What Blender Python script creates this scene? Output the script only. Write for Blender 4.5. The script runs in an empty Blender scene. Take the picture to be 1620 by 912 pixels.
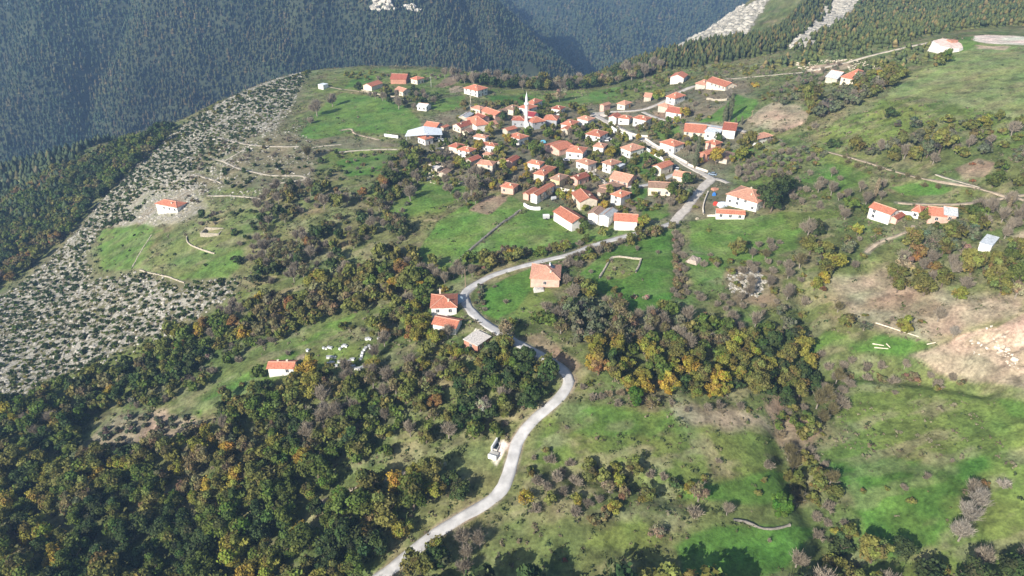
import bpy, math, random
import numpy as np
from math import radians as R
random.seed(7); rng = np.random.default_rng(7)

# ---------------------------------------------------------------- camera, sky, sun, exposure
sc = bpy.context.scene
COL = sc.collection
F, CU, CV, PITCH, CAMZ = 1115.0, 810.0, 456.0, R(30), 140.0
cam = bpy.data.objects.new('camera', bpy.data.cameras.new('camera'))
COL.objects.link(cam); sc.camera = cam
cam.location = (0, 0, CAMZ); cam.rotation_euler = (R(60), 0, 0)
cam.data.sensor_width = 36; cam.data.lens = F/1620*36
cam.data.clip_start = 1; cam.data.clip_end = 12000
HAZE = 0.00021
SUN_AZ, SUN_EL = R(40), R(28)          # light travels towards azimuth 40 deg (from +y to +x)
world = bpy.data.worlds.new('World'); sc.world = world; world.use_nodes = True
nt = world.node_tree; bg = nt.nodes['Background']
sky = nt.nodes.new('ShaderNodeTexSky'); sky.sky_type = 'NISHITA'; sky.sun_disc = False
sky.sun_elevation = SUN_EL; sky.sun_rotation = math.pi + SUN_AZ
sky.dust_density = 1.5
nt.links.new(sky.outputs[0], bg.inputs[0]); bg.inputs[1].default_value = 0.095
sd = bpy.data.lights.new('sun', 'SUN'); sd.energy = 5.0; sd.angle = R(0.5); sd.color = (1, .94, .84)
sun = bpy.data.objects.new('sun', sd); COL.objects.link(sun)
sun.rotation_euler = (math.pi/2 - SUN_EL, 0, -SUN_AZ)
sc.view_settings.view_transform = 'Standard'; sc.view_settings.look = 'None'
sc.view_settings.exposure = 0.60; sc.view_settings.gamma = 1
sc.cycles.max_bounces = 5; sc.cycles.diffuse_bounces = 2; sc.cycles.glossy_bounces = 1
sc.cycles.transmission_bounces = 2; sc.cycles.volume_bounces = 0; sc.cycles.transparent_max_bounces = 4
sc.cycles.use_denoising = True

# ---------------------------------------------------------------- helpers
CP, SP = math.cos(PITCH), math.sin(PITCH)
def rayd(u, v):
    xn = (u-CU)/F; yn = (v-CV)/F
    return np.array([xn, CP-yn*SP, -SP-yn*CP])
def atD(u, v, D):
    d = rayd(u, v); t = D/d[1]
    return np.array([d[0]*t, D, CAMZ+d[2]*t])
def atZ(u, v, z):
    d = rayd(u, v); t = (z-CAMZ)/d[2]
    return np.array([d[0]*t, d[1]*t, z])
def vnoise(x, y, scale, seed=0):
    x = np.asarray(x, float)/scale; y = np.asarray(y, float)/scale
    xi = np.floor(x).astype(np.int64); yi = np.floor(y).astype(np.int64)
    fx = x-xi; fy = y-yi; fx = fx*fx*(3-2*fx); fy = fy*fy*(3-2*fy)
    def h(a, b):
        n = (a*374761393 + b*668265263 + seed*974711) & 0xffffffff
        n = ((n ^ (n >> 13))*1274126177) & 0xffffffff
        return ((n ^ (n >> 16)) & 0xffff)/65535.0
    return (h(xi, yi)*(1-fx)+h(xi+1, yi)*fx)*(1-fy)+(h(xi, yi+1)*(1-fx)+h(xi+1, yi+1)*fx)*fy
def fbm(x, y, scale, octv=4, seed=0):
    s = 0; a = 1; t = 0
    for i in range(octv):
        s = s+a*vnoise(x, y, scale/2**i, seed+i*17); t += a; a *= .5
    return s/t
def tps_fit(P):
    P = np.array(P); xy = P[:, :2]/100; n = len(P)
    r2 = ((xy[:, None]-xy[None])**2).sum(-1); K = np.where(r2 > 0, r2*np.log(np.maximum(r2, 1e-12))*.5, 0)
    K += np.eye(n)*0.02
    A = np.zeros((n+3, n+3)); A[:n, :n] = K; A[:n, n] = 1; A[:n, n+1:] = xy; A[n, :n] = 1; A[n+1:, :n] = xy.T
    w = np.linalg.solve(A, np.concatenate([P[:, 2], [0, 0, 0]]))
    return xy, w
def tps_eval(fit, x, y):
    xy, w = fit; n = len(xy); x = np.asarray(x)/100; y = np.asarray(y)/100
    out = w[n]+w[n+1]*x+w[n+2]*y
    for i in range(n):
        r2 = (x-xy[i, 0])**2+(y-xy[i, 1])**2+1e-12
        out = out+w[i]*.5*r2*np.log(r2)
    return out

def mesh_np(name, V, faces, mats=(), parent=None, midx=None, smooth=False, link=True, col=None):
    """faces: list of (M,k) int arrays; midx: list of material index arrays to match"""
    me = bpy.data.meshes.new(name)
    V = np.asarray(V, np.float32); me.vertices.add(len(V)); me.vertices.foreach_set('co', V.ravel())
    li = []; st = []; n = 0
    for f in faces:
        f = np.asarray(f, np.int32)
        if not len(f): continue
        k = f.shape[1]; li.append(f.ravel()); st.append(n+np.arange(len(f))*k); n += f.size
    li = np.concatenate(li); st = np.concatenate(st)
    me.loops.add(len(li)); me.loops.foreach_set('vertex_index', li.astype(np.int32))
    me.polygons.add(len(st)); me.polygons.foreach_set('loop_start', st.astype(np.int32))
    if midx is not None: me.polygons.foreach_set('material_index', np.concatenate(midx).astype(np.int32))
    if col is not None:
        a = me.color_attributes.new('tint', 'FLOAT_COLOR', 'POINT')
        c = np.ones((len(V), 4), np.float32); c[:, :3] = col; a.data.foreach_set('color', c.ravel())
    me.update(calc_edges=True)
    if smooth: me.shade_smooth()
    for m in mats: me.materials.append(m)
    if not link: return me
    o = bpy.data.objects.new(name, me); COL.objects.link(o)
    if parent: o.parent = parent
    return o
class MB:
    def __init__(s): s.v = []; s.f = []; s.m = []; s.mi = 0
    def add(s, vs, fs):
        b = len(s.v); s.v += [tuple(p) for p in vs]; s.f += [tuple(b+i for i in f) for f in fs]; s.m += [s.mi]*len(fs)
    def box(s, x0, x1, y0, y1, z0, z1):
        s.add([(x0,y0,z0),(x1,y0,z0),(x1,y1,z0),(x0,y1,z0),(x0,y0,z1),(x1,y0,z1),(x1,y1,z1),(x0,y1,z1)],
              [(0,3,2,1),(4,5,6,7),(0,1,5,4),(1,2,6,5),(2,3,7,6),(3,0,4,7)])
    def tube(s, p0, p1, r0, r1, n=8, cap=True):
        p0 = np.array(p0, float); p1 = np.array(p1, float); d = p1-p0; d /= np.linalg.norm(d)+1e-9
        a = np.cross(d, (0, 0, 1) if abs(d[2]) < .9 else (1, 0, 0)); a /= np.linalg.norm(a); b = np.cross(d, a)
        vs = []
        for p, r in ((p0, r0), (p1, r1)):
            for i in range(n):
                t = 2*math.pi*i/n; vs.append(p+(a*math.cos(t)+b*math.sin(t))*r)
        fs = [(i, n+i, n+(i+1) % n, (i+1) % n) for i in range(n)]
        if cap: fs += [tuple(range(n)), tuple(range(2*n-1, n-1, -1))]
        s.add(vs, fs)
    def build(s, name, mats, parent=None, smooth=False, link=True):
        me = bpy.data.meshes.new(name); me.from_pydata(s.v, [], s.f)
        if not isinstance(mats, (list, tuple)): mats = [mats]
        for m in mats: me.materials.append(m)
        me.polygons.foreach_set('material_index', s.m); me.update()
        if smooth: me.shade_smooth()
        if not link: return me
        o = bpy.data.objects.new(name, me); COL.objects.link(o)
        if parent: o.parent = parent
        return o
def tag(o, label=None, cat=None, group=None, kind=None):
    if label: o['label'] = label
    if cat: o['category'] = cat
    if group: o['group'] = group
    if kind: o['kind'] = kind
    return o
def empty(name, loc, rz=0):
    o = bpy.data.objects.new(name, None); COL.objects.link(o)
    o.location = loc; o.rotation_euler = (0, 0, rz); o.empty_display_size = .5
    return o

# ---------------------------------------------------------------- materials
def lin(r, g, b):
    return tuple((c/12.92 if c <= .04045 else ((c+.055)/1.055)**2.4) for c in (r/255, g/255, b/255))
def mat(name, base, rough=.9, var=.12, scale=3.0, spec=.2, objvar=0.0, attr=None, bump=0, transl=0, stripes=None, coords='Object'):
    m = bpy.data.materials.new(name); m.use_nodes = True; n = m.node_tree; L = n.links.new
    b = n.nodes['Principled BSDF']; b.inputs['Roughness'].default_value = rough
    b.inputs['Specular IOR Level'].default_value = spec
    tc = n.nodes.new('ShaderNodeTexCoord')
    nz = n.nodes.new('ShaderNodeTexNoise'); nz.inputs['Scale'].default_value = scale; nz.inputs['Detail'].default_value = 5
    L(tc.outputs[coords], nz.inputs['Vector'])
    mr = n.nodes.new('ShaderNodeMapRange'); mr.inputs['From Min'].default_value = .3; mr.inputs['From Max'].default_value = .7
    mr.inputs['To Min'].default_value = 1-var; mr.inputs['To Max'].default_value = 1+var
    L(nz.outputs[0], mr.inputs['Value'])
    cur = mr.outputs[0]
    if objvar:
        oi = n.nodes.new('ShaderNodeObjectInfo'); r2 = n.nodes.new('ShaderNodeMapRange')
        r2.inputs['To Min'].default_value = 1-objvar; r2.inputs['To Max'].default_value = 1+objvar
        L(oi.outputs['Random'], r2.inputs['Value'])
        mu = n.nodes.new('ShaderNodeMath'); mu.operation = 'MULTIPLY'; L(cur, mu.inputs[0]); L(r2.outputs[0], mu.inputs[1]); cur = mu.outputs[0]
    if stripes:
        wv = n.nodes.new('ShaderNodeTexWave'); wv.inputs['Scale'].default_value = stripes; wv.bands_direction = 'Z'
        wv.inputs['Distortion'].default_value = .6; L(tc.outputs['Object'], wv.inputs['Vector'])
        r3 = n.nodes.new('ShaderNodeMapRange'); r3.inputs['To Min'].default_value = .8; r3.inputs['To Max'].default_value = 1.1
        L(wv.outputs[1], r3.inputs['Value'])
        mu = n.nodes.new('ShaderNodeMath'); mu.operation = 'MULTIPLY'; L(cur, mu.inputs[0]); L(r3.outputs[0], mu.inputs[1]); cur = mu.outputs[0]
    vm = n.nodes.new('ShaderNodeVectorMath'); vm.operation = 'SCALE'; L(cur, vm.inputs['Scale'])
    if attr:
        at = n.nodes.new('ShaderNodeAttribute'); at.attribute_name = attr
        mx = n.nodes.new('ShaderNodeVectorMath'); mx.operation = 'MULTIPLY'; mx.inputs[1].default_value = base
        L(at.outputs['Color'], mx.inputs[0]); L(mx.outputs[0], vm.inputs[0])
    else:
        vm.inputs[0].default_value = base
    L(vm.outputs[0], b.inputs['Base Color'])
    if bump:
        bp = n.nodes.new('ShaderNodeBump'); bp.inputs['Strength'].default_value = bump; bp.inputs['Distance'].default_value = .1
        L(nz.outputs[0], bp.inputs['Height']); L(bp.outputs[0], b.inputs['Normal'])
    if transl:
        tr = n.nodes.new('ShaderNodeBsdfTranslucent'); ms = n.nodes.new('ShaderNodeMixShader'); ms.inputs[0].default_value = transl
        L(vm.outputs[0], tr.inputs['Color']); L(b.outputs[0], ms.inputs[1]); L(tr.outputs[0], ms.inputs[2])
        L(ms.outputs[0], n.nodes['Material Output'].inputs[0])
    return m
# ---------------------------------------------------------------- terrain shape: control points (picture column, row, height or distance)
PZ = []
def zr(row, pts):
    for u, z in pts: PZ.append(atZ(u, row, z))
zr(1250, [(-200,-52),(400,-42),(810,-32),(1300,-25),(1900,-18)])
zr(912, [(-200,-50),(0,-46),(300,-38),(600,-26),(900,-21),(1250,-22),(1620,-14),(1850,-8)])
zr(750, [(-250,-50),(0,-44),(200,-38),(450,-28),(650,-20),(810,-15),(1000,-12),(1250,-17),(1450,-11),(1620,-5),(1850,4)])
zr(620, [(-250,-62),(0,-48),(180,-38),(400,-23),(600,-14),(850,-6),(1050,-5),(1280,-13),(1450,-8),(1620,1),(1850,10)])
zr(520, [(-200,-72),(0,-55),(200,-34),(380,-21),(550,-13),(720,-3),(900,1),(1100,0),(1280,-4),(1450,2),(1620,10)])
zr(430, [(-150,-84),(0,-68),(130,-44),(280,-23),(420,-14),(600,-6),(800,0),(950,3),(1100,4),(1300,5),(1480,11),(1620,16)])
zr(340, [(120,-54),(210,-28),(300,-15),(450,-8),(600,-2),(800,2),(1000,5),(1180,8),(1400,15),(1620,23),(1800,30)])
zr(270, [(250,-23),(330,-11),(480,-4),(650,0),(850,3),(1050,7),(1250,14),(1450,23),(1620,31)])
zr(210, [(330,-13),(420,-4),(600,0),(830,3),(1000,6),(1200,16),(1400,29),(1620,39)])
zr(160, [(430,-5),(560,2),(720,3),(900,1),(1050,9),(1200,22),(1400,36),(1620,45),(1850,52)])
zr(122, [(520,2),(640,3),(760,-1),(1060,8),(1150,18),(1300,32),(1450,42),(1620,49)])
for u, v, z in [(1500,62,51),(1620,62,52),(1800,62,56),(1330,82,38)]: PZ.append(atZ(u, v, z))
for u, v, D in [(1600,20,600),(1620,-50,760),(1850,-40,740),(1400,20,700),(1400,-60,860),(1250,45,660),(1200,-10,850),(1150,60,700),
                (1000,100,690),(1060,75,740),(1250,-70,1000)]: PZ.append(atD(u, v, D))
crest = [(0,318,-88),(130,252,-52),(210,222,-34),(280,198,-21),(350,160,-11),(430,127,-3),(500,110,1),(570,105,2),(640,106,2.5),(700,109,1.5),
         (760,120,-2),(830,130,-4),(900,135,-6),(955,118,-8)]
for u, v, z in crest:
    p = atZ(u, v, z); PZ.append(p)
    d = p[:2]/np.linalg.norm(p[:2])
    for k, dz in ((70, -32), (170, -105), (330, -190), (520, -235)):
        PZ.append(np.array([p[0]+d[0]*k, p[1]+d[1]*k, z*.6+dz]))
for u, v, D, dz in [(1000,90,790,-40),(1050,68,860,-45),(1100,42,900,-45),(1170,10,1000,-45),(1100,42,1100,-150),(1000,90,1000,-120)]:
    p = atD(u, v, D); PZ.append(p+[0, 0, dz])
PZ += [np.array([-560, 300, -150.]), np.array([-620, 450, -200.]), np.array([-480,200,-105.]), np.array([600,300,45.]), np.array([300,60,-30.]), np.array([-250,50,-60.])]
FIT = tps_fit(PZ)
GX0, GX1, GY0, GY1, GS = -760.0, 860.0, 30.0, 1300.0, 2.5
gx = np.arange(GX0, GX1+.1, GS); gy = np.arange(GY0, GY1+.1, GS)
GXX, GYY = np.meshgrid(gx, gy)
BASE = tps_eval(FIT, GXX, GYY)
def lookup(G, x, y):
    fx = np.clip((np.asarray(x, float)-GX0)/GS, 0, len(gx)-1.001); fy = np.clip((np.asarray(y, float)-GY0)/GS, 0, len(gy)-1.001)
    i = fx.astype(int); j = fy.astype(int); a = fx-i; b = fy-j
    return (G[j, i]*(1-a)+G[j, i+1]*a)*(1-b)+(G[j+1, i]*(1-a)+G[j+1, i+1]*a)*b
def detail(x, y):
    return (fbm(x, y, 60, 3, 5)-.5)*3.0+(fbm(x, y, 14, 3, 9)-.5)*1.1
NOISED = BASE+detail(GXX, GYY)
def castpx(u, v, off=0.0, G=None):
    G = NOISED if G is None else G
    d = rayd(u, v); t = np.arange(120, 1500, 1.5)
    if d[1] <= 0: return None
    X = d[0]*t; Y = d[1]*t; Z = CAMZ+d[2]*t; H = lookup(G, X, Y)+off
    k = np.nonzero(Z < H)[0]
    if not len(k): return None
    k = k[0]
    if k == 0: t0 = t[0]
    else:
        a = Z[k-1]-H[k-1]; b = Z[k]-H[k]; t0 = t[k-1]+1.5*a/(a-b)
    return np.array([d[0]*t0, d[1]*t0, CAMZ+d[2]*t0])
def pxline(pts, off=0.0):
    return np.array([castpx(u, v, off) for u, v in pts])
def smooth_line(P, step=2.0):
    """Catmull-Rom through the points, resampled"""
    P = np.array(P); Q = [P[0]*2-P[1]]+list(P)+[P[-1]*2-P[-2]]; out = []
    for i in range(1, len(Q)-2):
        L = np.linalg.norm(Q[i+1][:2]-Q[i][:2]); n = max(2, int(L/step))
        for k in range(n):
            t = k/n
            out.append(.5*((2*Q[i])+(-Q[i-1]+Q[i+1])*t+(2*Q[i-1]-5*Q[i]+4*Q[i+1]-Q[i+2])*t*t+(-Q[i-1]+3*Q[i]-3*Q[i+1]+Q[i+2])*t**3))
    out.append(Q[-2]); return np.array(out)

# roads: (name, label kind, width m, picture points, material key)
ROADS = [
 ('road', 3.9, [(560,950),(600,915),(640,885),(690,843),(740,814),(785,785),(804,752),(812,722),(820,695),(845,664),(880,634),(899,610),(895,590),(870,571),(840,554),(810,538),(790,526),(768,512),(748,495),(737,480),(735,466),(745,455)], 'concrete'),
 ('road', 3.0, [(737,480),(735,466),(745,455),(760,446),(785,434),(815,425),(850,415),(877,409),(907,401),(935,390),(975,378),(1020,366),(1060,355),(1070,349)], 'concrete'),
 ('road', 4.6, [(1066,353),(1072,346),(1084,332),(1100,311),(1114,294),(1126,284)], 'gravel'),
 ('village_road', 4.8, [(1126,284),(1112,275),(1090,263),(1064,246.5),(1042,235),(1020,222.5),(1002,213),(985,206),(970,198),(955,190),(946,184.5),(940,181)], 'gravel'),
 ('lane', 3.0, [(938,183),(960,178),(998,176),(1020,173),(1042,165),(1056,158),(1072,148),(1090,140),(1103,135)], 'gravel'),
 ('lane', 3.0, [(1018,178),(1032,184),(1051,190),(1080,194),(1113,197),(1150,202),(1180,208)], 'gravel'),
 ('lane', 2.6, [(986,295),(1000,295.5),(1016,294),(1038,289),(1053,283),(1068,275)], 'concrete'),
 ('lane', 3.2, [(1126,283),(1140,285),(1152,290)], 'gravel'),
 ('lane', 2.4, [(925,268),(940,276),(950,284),(960,291),(970,294)], 'gravel'),
 ('lane', 2.6, [(1170,210),(1195,214),(1215,218),(1235,222)], 'dirt'),
 ('track', 2.6, [(1150,126),(1190,122),(1236,118),(1275,114),(1310,106),(1340,99),(1380,88),(1430,76),(1480,66),(1500,62)], 'pale'),
 ('track', 1.5, [(1297,238),(1330,246),(1367,256),(1413,271),(1463,284),(1513,294),(1555,301),(1620,318)], 'dirt'),
 ('track', 1.3, [(1480,277),(1510,286),(1550,297)], 'pale'),
 ('track', 2.0, [(1420,322),(1470,324),(1530,323),(1600,312),(1640,306)], 'dirt'),
 ('footpath', 1.8, [(343,218),(380,227),(410,231),(450,232.5),(473,232)], 'pale'),
 ('footpath', 1.4, [(494,234),(515,231),(540,229)], 'pale'),
 ('footpath', 1.6, [(532,242),(560,239),(595,237),(628,236.5)], 'pale'),
 ('footpath', 1.4, [(297,250),(330,252),(350,255),(377,267),(403,273),(430,278),(478,279),(481,284),(460,288),(427,292)], 'pale'),
 ('footpath', 1.1, [(352,258),(368,248),(387,237)], 'pale'),
 ('footpath', 1.1, [(262,294),(280,286),(305,277),(325,282),(350,289)], 'pale'),
 ('footpath', 1.4, [(328,311),(360,310),(390,312),(412,315)], 'pale'),
 ('footpath', 1.4, [(1370,402),(1380,391),(1400,380),(1423,372),(1440,364),(1446,356)], 'dirt'),
 ('footpath', 1.6, [(500,800),(560,775),(610,757),(660,744),(700,733)], 'dirt'),
 ('footpath', 1.2, [(513,136),(536,141),(562,144),(599,150),(648,159)], 'dirt'),
 ('footpath', 1.1, [(540,207),(555,204),(562,212),(580,217),(600,222)], 'dirt'),
]
road_lines = []
H_EDIT = np.zeros_like(NOISED); W_EDIT = np.zeros_like(NOISED)
for name, w, pts, mk in ROADS:
    P = smooth_line(pxline(pts), 1.6)
    k = np.ones(9)/9; zz = np.convolve(np.pad(P[:, 2], 4, mode='edge'), k, 'valid'); P[:, 2] = zz
    road_lines.append((name, w, P, mk))
def seg_nearest(X, Y, P):
    """distance and height along a dense polyline, for arrays X,Y (already culled)"""
    best = np.full(X.shape, 1e9); zz = np.zeros(X.shape)
    for i in range(len(P)-1):
        a = P[i, :2]; b = P[i+1, :2]; d = b-a; L2 = (d**2).sum()+1e-9
        t = np.clip(((X-a[0])*d[0]+(Y-a[1])*d[1])/L2, 0, 1)
        dd = np.hypot(X-a[0]-t*d[0], Y-a[1]-t*d[1]); m = dd < best
        best = np.where(m, dd, best); zz = np.where(m, P[i, 2]*(1-t)+P[i+1, 2]*t, zz)
    return best, zz
def near_mask(X, Y, P, r):
    return np.nonzero((X > P[:, 0].min()-r) & (X < P[:, 0].max()+r) & (Y > P[:, 1].min()-r) & (Y < P[:, 1].max()+r))[0]
def poly_world(pts):
    out = []
    for u, v in pts:
        p = castpx(u, v)
        if p is None: p = atD(u, v, 650)
        out.append(p[:2])
    return np.array(out)
def poly_sd(x, y, P):
    """signed distance, positive inside"""
    ins = np.zeros(x.shape, bool); dm = np.full(x.shape, 1e9)
    n = len(P)
    for i in range(n):
        a = P[i]; b = P[(i+1) % n]; d = b-a; L2 = (d**2).sum()+1e-9
        t = np.clip(((x-a[0])*d[0]+(y-a[1])*d[1])/L2, 0, 1)
        dm = np.minimum(dm, (x-a[0]-t*d[0])**2+(y-a[1]-t*d[1])**2)
        c = ((a[1] > y) != (b[1] > y)) & (x < (b[0]-a[0])*(y-a[1])/((b[1]-a[1]) if b[1] != a[1] else 1e-9)+a[0])
        ins ^= c
    return np.where(ins, 1, -1)*np.sqrt(dm)
LEDGE = []
PADS = []   # (cx, cy, radius, z) flattened building pads, filled by the houses
def surf(x, y):
    """final ground height"""
    x = np.atleast_1d(np.asarray(x, float)); y = np.atleast_1d(np.asarray(y, float)); sh = x.shape
    x = x.ravel(); y = y.ravel(); z = lookup(BASE, x, y)+detail(x, y)
    # soft ravines with beds
    for P, wd, dp in GULLIES:
        k = near_mask(x, y, P, wd*2)
        if len(k):
            d, _ = seg_nearest(x[k], y[k], P); z[k] -= dp*np.exp(-(d/wd)**2)
    for P in LEDGE:
        k = near_mask(x, y, P, 3)
        if len(k):
            a = np.clip(poly_sd(x[k], y[k], P)/5, 0, 1); r1 = 1-np.abs(fbm(x[k]*.35+y[k]*.2, y[k]*1.2-x[k]*.25, 8, 4, 401)-.5)*2.6
            z[k] += a*(r1*2.6-1.6+np.clip(y[k]-P[:, 1].mean(), -10, 25)*.10)
    for name, w, P, mk in road_lines:
        k = near_mask(x, y, P, w+6)
        if not len(k): continue
        d, zc = seg_nearest(x[k], y[k], P); e = w/2+.8; f = np.clip((d-e)/(3.5), 0, 1); f = f*f*(3-2*f)
        z[k] = zc*(1-f)+z[k]*f
    return z.reshape(sh)
GULLIES = [(smooth_line(pxline(p), 4), w, d) for p, w, d in [
  ([(1275,470),(1278,530),(1285,600),(1240,660),(1245,720),(1275,790),(1310,850),(1340,930)], 5, 4.0),
  ([(1290,590),(1350,585),(1420,590),(1500,600),(1560,612)], 4, 3.0),
  ([(880,740),(960,750),(1030,770),(1090,790)], 4, 2.5),
  ([(1072,372),(1075,420),(1078,465)], 2.5, 1.5)]]
def hz(x, y): return float(surf([x], [y])[0])

LEDGE = [poly_world(q_) for q_ in ([(1440,563),(1462,556),(1500,541),(1520,530),(1545,519),(1575,517),(1620,497),(1760,470),(1760,640),(1620,614),(1560,603),(1490,590)], [(1568,675),(1600,665),(1720,660),(1720,750),(1600,738),(1578,715),(1590,690)])]
# ---------------------------------------------------------------- ground sheet
NOISED = surf(GXX, GYY); GROUND = NOISED
LUSH = (.080,.162,.030); LUSH2 = (.106,.182,.038); MEAD = (.135,.18,.045); LIGHT = (.19,.235,.085); DULL = (.118,.148,.048)
SOIL = (.25,.185,.125); PSOIL = (.30,.245,.17); SAND = (.44,.335,.24); RED = (.25,.185,.125); PALE = (.62,.56,.47); VILL = (.185,.17,.11); ROCK = (.21,.20,.13)
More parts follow.
